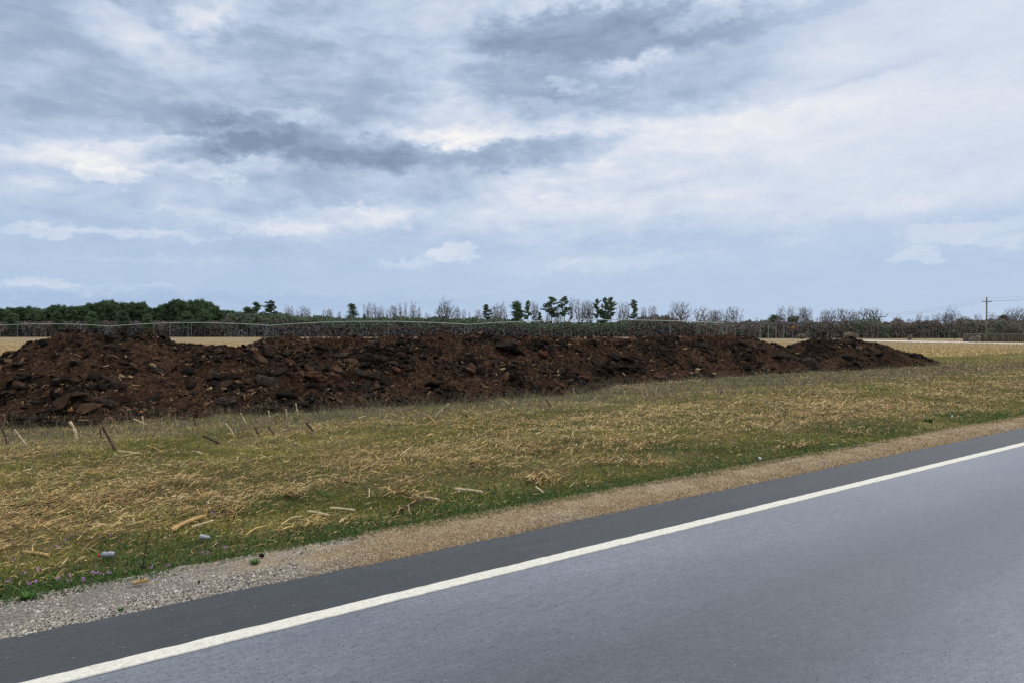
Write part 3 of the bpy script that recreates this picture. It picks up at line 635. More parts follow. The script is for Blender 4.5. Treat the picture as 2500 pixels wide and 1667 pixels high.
for (p, wpx, kd, lab) in SL:
    hit = ray_heap(*p)
    if hit is None: continue
    s, d, H, D = hit; stone = kd in ('tanstone', 'orangestone'); w = wpx / F * D * (.5 if stone else .46)
    k = (IV3, IF3) if w > .12 else (IV2, IF2)
    scl = np.array([[w * 1.1, w * (.8 if not stone else .7), w * (rg.uniform(.26, .42) if not stone else .5)]])
    if kd == 'redclod': scl[0, 2] = w * .6
    rot = slope_rot(np.array([s]), np.array([d]), 1, .15)
    # long axis across the view
    nrm = rot[0, :, 2]; u = np.array([T[0] * 1.0, -N_[0] * 0, 0]); 
    wd = np.array([1, 0, 0.]); ul = np.array([wd[0] * T[0] + wd[1] * T[1], wd[0] * N_[0] + wd[1] * N_[1], rg.uniform(-.25, .25)])
    ul = ul - ul.dot(nrm) * nrm; ul /= np.linalg.norm(ul); rot = np.stack([ul, np.cross(nrm, ul), nrm], 1)[None]
    v, f = rocks(np.zeros((1, 3)), scl, rot, *k, jit=.05 if stone else .06, cuts=4 if stone else 9)
    # layered ledges for slabs
    if not stone:
        loc = v @ rot[0]; q = np.sin(loc[:, 2] / scl[0, 2] * 7 + loc[:, 0] / w * 1.5) * .07
        v = v + (rot[0] @ np.stack([loc[:, 0] * q, loc[:, 1] * q, 0 * q])).T
    x, y = sd2w(s, d); z = H + scl[0, 2] * (.45 if not stone else .35)
    nm = {'slab': 'soil_slab', 'redclod': 'soil_clod', 'tanstone': 'tan_stone', 'orangestone': 'tan_stone'}[kd]
    ob = build(nm, v, f, M[kd], rnd=np.clip(rg.normal(.45, .22, len(f)), 0, 1), rot=ROADROT, loc=(x, y, z))
    tag(ob, lab, {'soil_slab': 'soil slab', 'soil_clod': 'clod', 'tan_stone': 'stone'}[nm], {'soil_slab': 'large slabs on the heaps', 'soil_clod': 'reddish clods on the heaps', 'tan_stone': 'tan stones on the heaps'}[nm])

# ------------------------------------------------------------------ vegetation and litter on the ground (road frame s,d)
def sample_sd(n, dlo, dhi, slo=-3.0, smax=110, pw=1.5, y0=8.0, wts=None):
    """rejection sample inside the viewed wedge, density falling with distance"""
    S = []; Dd = []; got = 0
    while got < n:
        # depth with pdf ~ y^(1-pw)
        u = rg.random(n * 2); ylo, yhi = 2.6, 75.0; y = np.exp(np.log(ylo) + u * (np.log(yhi) - np.log(ylo)))
        x = rg.uniform(-1, 1, n * 2) * (y * .78 + 1.5)
        acc = rg.random(n * 2) < (np.minimum(1, (y / y0) ** (2 - pw)) if pw < 2 else 1) * (1 if pw >= 2 else 1)
        s, d = w2sd(x, y); ok = acc & (d > dlo) & (d < dhi) & (s > slo) & (s < smax)
        S.append(s[ok]); Dd.append(d[ok]); got += ok.sum()
    s = np.concatenate(S)[:n]; d = np.concatenate(Dd)[:n]; return s, d
def dist(s, d): x, y = sd2w(s, d); return y
def blades(name, s, d, z, h, w, mat, rnd, lean=.5, curl=.5, kind='stuff'):
    n = len(s); a = rg.uniform(0, 2 * np.pi, n); la = rg.uniform(0, 2 * np.pi, n); ln = np.abs(rg.normal(0, lean, n))
    dx = np.cos(la) * ln; dy = np.sin(la) * ln; wx = np.cos(a) * w * .5; wy = np.sin(a) * w * .5
    b = np.stack([s, d, z], 1)
    m = b + np.stack([dx * h * .45, dy * h * .45, h * .55], 1)
    t = b + np.stack([dx * h * (1 + curl), dy * h * (1 + curl), h * np.clip(1 - ln * curl * .5, .2, 1)], 1)
    W3 = np.stack([wx, wy, 0 * wx], 1)
    v = np.stack([b - W3, b + W3, m + W3 * .8, m - W3 * .8, t], 1).reshape(-1, 3)
    o = (np.arange(n) * 5)[:, None]
    q = o + np.array([0, 1, 2, 3]); tt = o + np.array([3, 2, 4])
    ob = build(name, v, [q, tt], mat, rnd=np.concatenate([rnd, rnd]), rot=ROADROT); 
    if kind: tag(ob, kind=kind)
    return ob
def flakes(name, s, d, z, L, w, mat, rnd, tilt=.18, bend=.25, dirbias=None):
    n = len(s); a = rg.uniform(0, 2 * np.pi, n)
    if dirbias is not None:
        kk = rg.random(n) < dirbias[1]; a = np.where(kk, dirbias[0] + rg.normal(0, .35, n), a)
    ti = rg.normal(0, tilt, n); ux = np.cos(a) * np.cos(ti); uy = np.sin(a) * np.cos(ti); uz = np.abs(np.sin(ti)) * .9
    wx, wy = -np.sin(a), np.cos(a); rl = rg.normal(0, .5, n); wz = np.sin(rl); wc = np.cos(rl)
    U = np.stack([ux, uy, uz], 1) * L[:, None]; Wv = np.stack([wx * wc, wy * wc, wz], 1) * w[:, None] * .5
    b = np.stack([s, d, z], 1); be = rg.normal(0, bend, n)
    off = np.stack([wx * be * L * .4, wy * be * L * .4, np.abs(rg.normal(0, .12, n)) * L], 1)
    m = b + U * .5 + off; t = b + U
    v = np.stack([b - Wv, b + Wv, m + Wv, m - Wv, t + Wv * .5, t - Wv * .5], 1).reshape(-1, 3); o = (np.arange(n) * 6)[:, None]
    ob = build(name, v, np.concatenate([o + np.array([0, 1, 2, 3]), o + np.array([3, 2, 4, 5])]), mat, rnd=np.concatenate([rnd, rnd]), rot=ROADROT)
    return tag(ob, kind='stuff')
def lod(y): return np.clip(y / 9.0, 1, 4.5)
def band(d, c, w): return np.exp(-((d - c) / w) ** 2)
def strawness(s, d):
    f = fbm(s * .35, d * .9, 201, 4) - .5; f2 = fbm(s * 1.6, d * 2.4, 207, 3) - .5
    return .42 * band(d, 8.4, 1.7) + .18 * band(d, 11, 1.6) - .25 * band(d, 6.0, .8) + .25 * np.clip((s - 20) / 20, 0, 1) + .35 * band(d, 8.0, 1.1) * np.clip((4.5 - s) / 3, 0, 1) + f * 1.5 + f2 * .8
def offheap(s, d): return allH(s, d) < .03
# short green-olive grass
s, d = sample_sd(330000, 5.66, 22, pw=1.2)
ok = offheap(s, d); s, d = s[ok], d[ok]
y = dist(s, d); st = strawness(s, d); g2 = fbm(s * 1.1, d * 1.5, 211, 3)
keep = rg.random(len(s)) < np.clip(1.0 - .9 * np.clip(st, 0, 1) + (g2 - .5), .12, 1) * (1 - .6 * band(d, 15, 1.8)); s, d, y, st, g2 = (q[keep] for q in (s, d, y, st, g2))
n = len(s); edgeb = band(d, 5.8, .45)
h = rg.uniform(.018, .055, n) * (1 + 1.2 * np.clip(g2 - .5, 0, 1)) * (1 + .5 * band(d, 14.5, 2.0)); w = rg.uniform(.003, .007, n) * lod(y)
r = np.clip(.38 + (fbm(s * .8, d * 1.2, 221, 3) - .5) * 1.3 + rg.normal(0, .2, n) + .35 * band(d, 15, 2.4) + .15 * np.clip((d - 9) / 3, 0, 1), 0, 1)
z = ground_z(s, d) - .004
lush = rg.random(n) < np.clip(edgeb * 1.1 + 4.0 * (fbm(s * .6, d * .9, 231, 3) - .61) * (d < 13), 0, .9)
blades('field_grass', s[~lush], d[~lush], z[~lush], h[~lush], w[~lush], M['grass'], r[~lush], .7, .7)
# lush strip beside the verge
s2, d2 = sample_sd(42000, 5.55, 7.0, pw=1.2); kk = rg.random(len(s2)) < np.clip(band(d2, 5.85, .40) + 3.5 * (fbm(s2 * .7, d2 * 1.5, 241, 3) - .58), .0, 1) * (fbm(s2 * .5, d2 * 0 + 3, 243, 2) > .3)
s2, d2 = s2[kk], d2[kk]
S = np.concatenate([s[lush], s2]); D_ = np.concatenate([d[lush], d2]); n = len(S); y = dist(S, D_)
blades('green_ground_cover', S, D_, ground_z(S, D_) - .004, rg.uniform(.02, .06, n), rg.uniform(.005, .011, n) * lod(y), M['lush'], np.clip(rg.normal(.45, .25, n), 0, 1), .8, .6)
# tall dry grass: fringe at foot of heaps and general wisps
s, d = sample_sd(270000, 6.2, 24, pw=1.0, y0=14)
H = allH(s, d); ok = (H < .14); s, d, H = s[ok], d[ok], H[ok]; y = dist(s, d)
front = allH(s, d + 1.6) > .05; front2 = allH(s, d + .5) > .05
pr = .06 + (.34 + .4 * np.clip((s - 12) / 15, 0, 1)) * band(d, 14.6, 2.0) + .30 * front + .30 * front2 + .15 * (d > 15.5); pr *= (.35 + 1.3 * fbm(s * .9, d * .9, 251, 3))
keep = rg.random(len(s)) < pr; s, d, y, H, front2 = s[keep], d[keep], y[keep], H[keep], front2[keep]; n = len(s)
h = rg.uniform(.06, .17, n) * (1 + .7 * front2 * rg.random(n)) * np.where(d < 11, .6, 1); w = rg.uniform(.0022, .005, n) * lod(y)
blades('dry_grass', s, d, np.maximum(ground_z(s, d), H) - .01, h, w, M['dry'], np.clip(rg.normal(.42, .25, n), 0, 1), .55, .8)
# yellow green grass continuing past the right end of the heaps
s, d = sample_sd(60000, 17, 36, slo=36, smax=120, pw=.8, y0=60); ok = offheap(s, d); s, d = s[ok], d[ok]; y = dist(s, d); n = len(s)
r = np.clip(.62 + (fbm(s * .3, d * .6, 291, 3) - .5) * 1.4 + rg.normal(0, .2, n), 0, 1)
blades('far_field_grass', s, d, ground_z(s, d) - .01, rg.uniform(.04, .10, n), rg.uniform(.010, .022, n) * np.clip(y / 40, 1, 3), M['grass'], r, .7, .7)
# straw litter
s, d = sample_sd(400000, 5.9, 24, pw=1.3); ok = offheap(s, d); s, d = s[ok], d[ok]; y = dist(s, d); st = strawness(s, d)
keep = rg.random(len(s)) < np.clip(.11 + st * 1.10, .07, 1) * np.where(d > 13, .40, 1); s, d, y = s[keep], d[keep], y[keep]; n = len(s)
L = .020 * (1 + 5.0 * rg.random(n) ** 3) * np.clip(lod(y), 1, 2.0); w = .0016 + .0054 * rg.random(n) ** 2 ; w = w * lod(y)
r = np.clip(rg.normal(.46, .27, n) + (fbm(s * .7, d * 1.2, 261, 3) - .5) * .5, 0, 1)
flakes('straw_litter', s, d, ground_z(s, d) + rg.uniform(.002, .045, n), L, w, M['straw'], r, .20, .12, (0.35, .45))
# coarser husks and leaf strips
s, d = sample_sd(26000, 6.1, 20, pw=1.3); ok = offheap(s, d); s, d = s[ok], d[ok]; st = strawness(s, d)
keep = rg.random(len(s)) < np.clip(.10 + st * 1.2, .03, 1); s, d = s[keep], d[keep]
cs_, cd_ = sample_sd(55, 6.1, 8.6, pw=1.6); k_ = 90; hz = np.zeros(len(s)); ang = rg.uniform(0, 3.14, len(cs_)); lc = rg.normal(0, 1, (len(cs_), k_)) * rg.uniform(.08, .22, (len(cs_), 1)); wc_ = rg.normal(0, 1, (len(cs_), k_)) * .06
s2 = (cs_[:, None] + lc * np.cos(ang)[:, None] * 1.3 - wc_ * np.sin(ang)[:, None]).ravel(); d2 = (cd_[:, None] + lc * np.sin(ang)[:, None] * .5 + wc_).ravel(); z2 = (rg.random((len(cs_), k_)) * .055).ravel()
kk = d2 > 5.85; s = np.concatenate([s, s2[kk]]); d = np.concatenate([d, d2[kk]]); hz = np.concatenate([hz, z2[kk]]); y = dist(s, d); n = len(s)
flakes('corn_husk_litter', s, d, ground_z(s, d) + rg.uniform(.01, .04, n) + hz, .04 + .20 * rg.random(n) ** 2, rg.uniform(.003, .010, n) * np.sqrt(lod(y)), M['straw'], np.clip(rg.normal(.33, .28, n), 0, 1), .2, .16, (0.3, .45))
# dead turf and gravel on the verge
s, d = sample_sd(110000, 4.985, 5.80, pw=1.1, y0=5); y = dist(s, d)
tf = fbm(s * 1.1, d * 3, 271, 4) * 1.0 + np.clip((s - 2.2) / 1.6, -1.4, .45) * .6
keep = rg.random(len(s)) < np.clip((tf - .35) * 3.2, .01, 1); s, d, y = s[keep], d[keep], y[keep]; n = len(s)
blades('dead_turf', s, d, np.full(n, -.024), rg.uniform(.012, .050, n), rg.uniform(.0018, .0042, n) * np.clip(y / 5, 1, 5), M['turf'], np.clip(rg.normal(.5, .25, n), 0, 1), 1.1, .8)
s, d = sample_sd(80000, 4.985, 5.78, slo=-1.2, smax=16, pw=1.0, y0=4)
tf = fbm(s * 1.1, d * 3, 271, 4) + np.clip((s - 2.2) / 1.6, -1.4, .45) * .6
keep = rg.random(len(s)) < np.clip(1.15 - (tf - .30) * 2.6, np.where(s < 2.2, .75, .04), 1); s, d = s[keep], d[keep]; n = len(s); sz = rg.uniform(.0025, .0072, n) * (1 + .8 * (rg.random(n) < .06))
v, f = rocks(np.stack([s, d, -.020 + sz * .2 + rg.uniform(-.004, .006, n)], 1), np.stack([sz * rg.uniform(.9, 1.4, n), sz, sz * .7], 1), randrot(n), IV, IF, .14)
tag(build('gravel', v, f, M['stone'], rnd=np.repeat(np.clip(rg.normal(.5, .25, n), 0, 1), 20), rot=ROADROT), kind='stuff')
# far corn stubble
def stubble(name, n, ylo, yhi, cond, hl, hh, wl, mat, rr):
    u = rg.random(n); y = ylo * (yhi / ylo) ** u; x = rg.uniform(-1, 1, n) * (y * .78 + 2)
    # rows
    s, d = w2sd(x, y); ok = cond(s, d, x, y); x, y = x[ok], y[ok]; s, d = s[ok], d[ok]
    row = .76; q = x * .35 + y * .94; q = np.round(q / row) * row + rg.normal(0, .06, len(q)); y = (q - x * .35) / .94
    s, d = w2sd(x, y); n = len(s); w = rg.uniform(*wl, n) * np.clip(y / 22, 1, 3.2)
    blades(name, s, d, ground_z(s, d) * 0 + .0, rg.uniform(hl, hh, n), w, mat, np.clip(rg.normal(*rr, n), 0, 1), .35, .5)
stubble('corn_stubble', 90000, 21, 150, lambda s, d, x, y: (d > 24.5) & (allH(s, d) < 0), .10, .26, (.012, .025), M['straw'], (.62, .2))
s, d = sample_sd(60000, 24, 60, pw=1.0, y0=30); y = dist(s, d)
flakes('far_straw', s, d, np.full(len(s), .03), rg.uniform(.08, .3, len(s)), rg.uniform(.012, .03, len(s)) * np.clip(y / 25, 1, 3), M['straw'], np.clip(rg.normal(.6, .2, len(s)), 0, 1))

# ------------------------------------------------------------------ single corn stalks
def r4(x, y): return x / 2.851, 1000 + y / 2.851
def r5(x, y): return 600 + x / 2.94, 1050 + y / 2.94
GS = 'cut corn stalks standing or lying in the grass'
ST = [ # base, top, lying?, material, radius, label
 (a1(545,862),a1(485,735),0,'stalkpale',.021,'thickest pale corn stalk, standing on its own at the foot of the leftmost heap'),
 (a1(828,940),a1(722,768),0,'stalkdark',.014,'long dark jointed stalk leaning left in the grass in front of the leftmost heap'),
 (a1(718,855),a1(714,782),0,'stalkdark',.008,'short dark upright stub behind the long leaning dark stalk'),
 (a1(678,838),a1(718,785),0,'stalkdark',.006,'thin dark stalk leaning right against the short dark stub'),
 (a1(190,897),a1(97,788),0,'stalkpale',.011,'long thin pale stalk leaning left near the left edge'),
 (a1(108,830),a1(100,790),0,'stalkpale',.010,'small pale stub touching the top of the thin leaning stalk at the left edge'),
 (a1(45,887),a1(4,780),0,'stalkdark',.009,'grey stalk leaning left at the very left edge of the photo'),
 (a1(1020,790),a1(1020,690),0,'stalkpale',.012,'upright pale stalk right before the foot of the leftmost heap'),
 (a1(1090,768),a1(955,712),0,'stalkpale',.009,'pale stalk leaning across behind the upright pale stalk'),
 (a1(1415,782),a1(1370,650),0,'stalkdark',.008,'thin tall grey stalk before the foot of the low left heap'),
 (a1(1772,757),a1(1730,668),0,'stalkpale',.011,'smooth cream stalk leaning left below the thick black slab'),
 (a1(1682,842),a1(1613,742),0,'stalkpale',.010,'cream and dark two-tone stalk leaning left in mid grass'),
 (a1(1662,812),a1(1700,797),0,'stalkpale',.007,'short pale side piece at the middle of the two-tone leaning stalk'),
 (a1(1936,742),a1(1930,650),0,'stalkpale',.012,'upright ragged pale stub left of the grey square slab'),
 (a1(2056,727),a1(2055,640),0,'stalkpale',.012,'straight upright pale stub just left of the grey square slab'),
 (a1(2146,697),a1(2118,600),0,'stalkpale',.010,'pale stub leaning against the grey square slab'),
 (a1(2262,817),a1(2195,740),0,'stalkdark',.014,'dark brown short stalk leaning left right of the two-tone stalk'),
 (a1(1860,837),a1(1825,775),0,'stalkdark',.011,'charred looking short stub between the two-tone stalk and the dark short stalk'),
 (a1(1977,832),a1(1918,770),0,'stalkdark',.010,'small dark stub leaning left just right of the charred stub'),
 (a1(1572,882),a1(1450,832),0,'stalkdark',.014,'dark arched stalk lying half raised in mid grass left of the two-tone stalk'),
 (a1(605,912),a1(645,872),0,'stalkpale',.011,'short clean cream stalk piece leaning right below the thickest stalk'),
 (a1(712,915),a1(765,855),0,'stalkpale',.009,'pale peg leaning right against the long dark jointed stalk'),
 (r4(425,268),r4(620,340),1,'stalkdark',.013,'long dark stalk lying on the grass at the left'),
 (r4(820,297),r4(985,320),1,'stalkpale',.012,'clean pale stalk lying at the foot of the long dark jointed stalk'),
 (r4(1015,257),r4(1130,307),1,'stalkyellow',.009,'yellowish stalk lying right of the clean pale lying stalk'),
 (r4(1337,297),r4(1400,317),1,'stalkpale',.011,'short cream stub lying below the dark arched stalk'),
 (a2(990,697),a2(1045,665),0,'stalkpale',.007,'left half of a bent pale stalk in the grass before the saddle'),
 (a2(1097,697),a2(1045,665),0,'stalkpale',.007,'right half of a bent pale stalk in the grass before the saddle'),
 (a2(1358,697),a2(1458,603),0,'stalkpale',.011,'long tan stalk leaning right before the central heap'),
 (a2(1365,748),a2(1300,682),0,'stalkyellow',.018,'split yellow stalk below the long tan leaning stalk'),
 (a2(1637,712),a2(1533,660),0,'stalkdark',.009,'thin dark stalk lying slanted before the central heap'),
 (a2(1842,612),a2(1880,575),0,'stalkpale',.008,'short pale stub leaning right before the second central heap'),
 (a2(1955,642),a2(1990,600),0,'stalkpale',.009,'pale stub leaning right, next after the short pale one before the second central heap'),
 (a2(2192,637),a2(2148,568),0,'stalkdark',.010,'dark stub leaning left before the second central heap'),
 (a2(1060,772),a2(1020,715),0,'stalkpale',.008,'thin pale stub leaning left under the bent pale stalk'),
 (a2(805,715),a2(857,700),1,'stalkpale',.009,'tan stalk lying flat before the saddle between the heaps'),
 (a2(2040,715),a2(2010,690),0,'stalkdark',.010,'very short black stub alone in the grass before the second central heap'),
 (a3(232,400),a3(213,358),0,'stalkpale',.011,'pale curled stub at the foot of the second central heap'),
 (a3(300,432),a3(342,395),0,'stalkpale',.013,'thick pale stalk leaning right before the dip of the heaps'),
 (a3(475,392),a3(484,370),0,'stalkpale',.012,'first of the row of short white stubs before the second heap from the right'),
 (a3(573,382),a3(572,355),0,'stalkpale',.012,'upright white stub in the row, left of a closely following one'),
 (a3(598,397),a3(597,365),0,'stalkpale',.012,'upright white stub standing nearer than its neighbours in the row'),
 (a3(645,392),a3(652,353),0,'stalkpale',.013,'tallest white stub in the row before the second heap from the right'),
 (a3(708,377),a3(711,340),0,'stalkpale',.012,'white stub right of the tallest one in the row'),
 (a3(718,345),a3(718,312),0,'stalkpale',.012,'white stub touching the foot of the heap beside the rust red block'),
 (a3(847,390),a3(866,360),0,'stalkpale',.012,'leaning white stub at the right end of the row'),
 (a3(780,378),a3(782,350),0,'stalkpale',.011,'faint white stub second from the right end of the row'),
 (a3(965,330),a3(965,312),0,'stalkpale',.014,'tiny pale stub at the foot of the second heap from the right'),
 (a3(1518,300),a3(1542,283),0,'stalkpale',.015,'pale stub leaning right where the two right heaps meet'),
 (a3(2064,328),a3(2058,295),0,'stalkpale',.020,'lone pale stub in the open grass right of the far right heap'),
 (a3(2222,272),a3(2262,277),1,'stalkpale',.020,'pale stalk lying farthest right beyond the lone pale stub'),
 (r5(1500,437),r5(1700,464),1,'stalkpale',.014,'biggest pale stalk lying near the middle of the verge edge'),
 (r5(1220,497),r5(1390,517),1,'stalkpale',.011,'tan stalk lying left of the biggest pale lying stalk'),
 (r5(1178,597),r5(1163,535),0,'stalkpale',.007,'small upright white splinter near the green edge in the middle'),
 (r5(600,573),r5(782,592),1,'stalkpale',.009,'grey-tan stalk lying in the litter left of the white splinter'),
 (r5(440,598),r5(600,632),1,'stalkpale',.010,'curved tan stalk lying over an orange husk'),
 (r5(280,372),r5(412,382),1,'stalkdark',.011,'dark red-brown stalk lying in the straw left of centre'),
 (r5(900,408),r5(985,442),1,'stalkdark',.010,'black short stalk lying in the straw at mid distance'),
 (r5(640,376),r5(762,398),1,'stalkdark',.009,'thin dark stalk lying between the red-brown and the black ones'),
 (r5(2080,418),r5(2135,462),1,'stalkpale',.008,'pale straight piece lying by the verge right of the biggest pale stalk'),
 (r5(1070,605),r5(1240,525),1,'stalkdark',.010,'dark stalk lying slanted behind the small white splinter'),
 (r4(1185,857),r4(1422,760),1,'stalkyellow',.014,'long orange-tan stalk lying slanted in the lower left litter'),
 (r4(1330,830),r4(1480,785),1,'stalkpale',.007,'thin stalk lying just below the long orange-tan stalk'),
 (r4(640,662),r4(782,676),1,'stalkdark',.012,'dark brown stalk lying in the dense straw at left'),
 (r4(140,750),r4(342,745),1,'stalkdark',.010,'long black stalk lying level in the dense straw at far left'),
 (r4(0,782),r4(105,786),1,'stalkdark',.009,'black stalk cut off by the left edge of the photo'),
 (r4(150,1010),r4(332,1038),1,'stalkyellow',.010,'yellow stalk lying above the purple flowers'),
 (r4(0,990),r4(62,962),1,'stalkyellow',.012,'short yellow stalk lying at the left edge above the flowers'),
 (r4(785,712),r4(781,640),0,'stalkyellow',.009,'upright yellow stub beside the dark brown lying stalk'),
 (r4(960,720),r4(957,672),0,'stalkyellow',.005,'thin upright yellow stub right of the thicker upright one'),
 (r4(640,908),r4(782,872),1,'stalkdark',.007,'thin dark stalk lying slanted above the plastic bottle'),
 (r4(95,845),r4(125,765),0,'stalkyellow',.006,'thin yellow stalk propped up over straw at the far left'),
 (r4(0,682),r4(172,680),1,'stalkdark',.008,'brown stalk lying level on the straw at the left edge'),
 (r4(375,527),r4(492,518),1,'stalkyellow',.008,'tan stalk lying level in thin straw at the left'),
 (r4(915,1230),r4(1020,1212),1,'stalkyellow',.011,'brown husk piece lying on the gravel edge'),
]
for (b, t, lying, mk, rad, lab) in ST:
    x0, y0 = px2ground(*b)
    if lying:
        x1, y1 = px2ground(*t); p1 = Vector((x1 - x0, y1 - y0, rad * .4))
    else:
        x1 = (t[0] - 1250) / F * y0; z1 = CAMH - (t[1] - HOR) / F * y0; p1 = Vector((x1 - x0, rg.uniform(-.05, .05), max(z1, .03)))
    L = p1.length; side = Vector((rg.normal(), rg.normal(), abs(rg.normal()) * .3)) * L * .045
    K = 9; pts = []; rr = []
    for k in range(K):
        q = k / (K - 1); pts.append(p1 * q + side * math.sin(q * math.pi) + Vector((0, 0, (rad * .7 + .012) if lying else -.015 * (1 - q))))
        rr.append(rad * (1.0 + (.22 if k % 3 == 1 else 0) - .12 * q) * rg.uniform(.93, 1.05))
    m = MB(); m.tube(pts, [q * 1.2 for q in rr], 8)
    o = m.build('corn_stalk', M[mk], smooth=False, loc=(x0, y0, 0)); tag(o, lab, 'corn stalk', GS)
    # torn leaf sheath as a part
    if rad >= .009 and rg.random() < .75:
        l = MB(); k = int(rg.integers(2, 6)); p = pts[k]; dirn = Vector((rg.normal(), rg.normal() * .5, rg.normal() * .4)).normalized()
        prev = None
        for j in range(5):
            q = p + dirn * rad * (1 + j * 1.9) + Vector((0, 0, -.12 * rad * j * j)); ww = Vector((0, 0, rad * .5 * (1 - j / 5.5))) + Vector((rad * .2, 0, 0))
            if prev: l.quad(prev[0] - prev[1], prev[0] + prev[1], q + ww, q - ww)
            prev = (q, ww)
        l.build('leaf_sheath', M['stalkpale'], o)

# ------------------------------------------------------------------ flowers, weeds, litter
fl_pts = [(160,1135),(250,1115),(205,1210),(235,1205),(460,1195),(400,1178),(480,1155),(565,1190),(630,1140),(665,1142),(695,1144),(55,1190),(90,912),(445,912),(690,886),(485,872),(1560,957),(1165,1087),(1400,997),(1440,1002),(375,300),(390,952),(770,872),(85,1050),(1480,717),(1050,1097),(748,1130),(420,1170)]
special = {0: 'bright purple flower nearest the left of the verge, paired with a second bright one', 1: 'bright purple flower on a tall stem, upper right of its pair at lower left', 16: 'lilac flower beside the dry tangled grass near the white cup', 17: 'single lilac flower standing alone near the dead stem', 20: 'pale lilac flower farthest up in the grass near the dark lying stalk'}
for i, p in enumerate(fl_pts):
    px, py = r4(*p); y = CAMH * F / (py - HOR + 22); x = (px - 1250) / F * y; hh = CAMH - (py - HOR) / F * y
    o = empty('wildflower', (x, y, 0)); tag(o, special.get(i, 'small purple flower in the low green growth beside the gravel'), 'flower', 'purple wildflowers beside the verge')
    m = MB(); top = Vector((rg.normal() * .005, rg.normal() * .005, hh)); m.tube([(0, 0, -.02), top * .5 + Vector((.003, 0, 0)), top], [.0022, .0018, .0015], 5); m.build('stem', M['stem'], o)
    m = MB()
    for j in range(9):
        a = rg.uniform(0, 6.28); e = rg.uniform(-.3, 1.0); c = top + Vector((math.cos(a) * .006, math.sin(a) * .006, rg.uniform(-.012, .008)))
        dv = Vector((math.cos(a) * math.cos(e), math.sin(a) * math.cos(e), math.sin(e))) * rg.uniform(.009, .016); sv = Vector((-math.sin(a), math.cos(a), .2)) * .0045
        m.quad(c, c + dv * .6 + sv, c + dv, c + dv * .6 - sv)
    m.build('petals', M['petal'], o)
    m = MB()
    for j in range(6):
        a = rg.uniform(0, 6.28); c = Vector((0, 0, hh * rg.uniform(.2, .85))); dv = Vector((math.cos(a), math.sin(a), .3)) * rg.uniform(.012, .022); sv = Vector((-math.sin(a), math.cos(a), 0)) * .006
        m.quad(c, c + dv * .6 + sv, c + dv, c + dv * .6 - sv)
    m.build('leaves', M['stem'], o)
def weed(px, py, size, lab, n=60):
    x, y = px2ground(px, py); m = MB()
    for j in range(n):
        a = rg.uniform(0, 6.28); rr = size * rg.random() ** .5 * .6; b = Vector((math.cos(a) * rr * .5, math.sin(a) * rr * .5, 0)); a2 = a + rg.normal() * .5
        dv = Vector((math.cos(a2), math.sin(a2), rg.uniform(.3, 1.4))).normalized() * size * rg.uniform(.4, .9); sv = Vector((-math.sin(a2), math.cos(a2), 0)) * size * .09
        r = rg.random(); mid = b + dv * .55 + sv; mid2 = b + dv * .55 - sv
        m.quad(b, mid, b + dv, mid2, r)
    tag(m.build('weed', M['weed'], loc=(x, y, -.01)), lab, 'weed', 'bright green weeds')
weed(293, 1488, .035, 'small green weed growing alone in the pale gravel')
weed(72, 1229, .13, 'bright green weed clump in the straw at the left', 110)
weed(66, 1460, .075, 'green weed clump spilling onto the gravel at lower left', 110)
weed(622, 1374, .06, 'small green weed at the gravel edge beside the black clod')
weed(2190, 1010, .16, 'wide green weed patch in the straw at the right', 160)
weed(1090, 1015, .0001 + .10, 'little green tuft in mid grass before the central heap', 50) if False else None
weed(2268, 1030, .14, 'green weed patch nearer the verge at the right', 150)
weed(530, 1232, .10, 'green weed tuft among straw left of centre', 70)
weed(1110, 1060+30, .09, 'green weed tuft in the straw at the centre', 60)
# dead upright stem
x, y = px2ground(346, 1385); m = MB()
m.tube([(0, 0, 0), (.01, .0, .07), (.02, .01, .15), (.035, .0, .21), (.07, 0, .30)], [.006, .004, .0035, .003, .0015], 6)
m.tube([(.02, .01, .15), (0, .02, .19), (-.03, .03, .23)], [.0025, .002, .001], 5); m.tube([(.035, 0, .21), (.06, -.02, .24), (.07, -.03, .28)], [.0022, .0018, .001], 5)
m.tube([(-.02, 0, -.005), (0, 0, .012), (.02, .01, -.005)], [.008, .012, .008], 6)
tag(m.build('dead_stem', M['wood'], loc=(x, y, 0)), 'thin dark dead weed stem standing upright near the lower left verge', 'dead weed')
# crushed bottle with red cap
x, y = px2ground(258, 1364); o = empty('plastic_bottle', (x, y, .028), R(12)); tag(o, 'crushed clear plastic bottle with red cap lying in the lower left grass', 'bottle')
m = MB(); m.tube([(-.045, 0, 0), (-.03, 0, .003), (-.02, 0, .004), (0, .002, 0), (.02, 0, .004), (.04, 0, .002), (.052, 0, 0)], [.010, .018, .024, .021, .024, .022, .018], 14); m.build('body', M['plastic'], o, smooth=True)
m = MB(); m.tube([(-.061, 0, -.001), (-.047, 0, 0)], [.0125, .0125], 14); m.build('cap', M['redcap'], o)
# white cup
x, y = px2ground(500, 1318); o = empty('paper_cup', (x, y, .022), R(-10)); tag(o, 'small white cup lying on its side in the grass', 'cup')
m = MB(); m.tube([(-.04, 0, .002), (.035, 0, -.002)], [.021, .014], 16, caps=False); m.tube([(.033, 0, -.002), (.034, 0, -.002)], [.0138, .0138], 16); m.build('body', M['cup'], o, smooth=True)
m = MB(); m.tube([(-.041, 0, .002), (-.038, 0, .002)], [.023, .023], 16, caps=False); m.build('rim', M['white'], o)
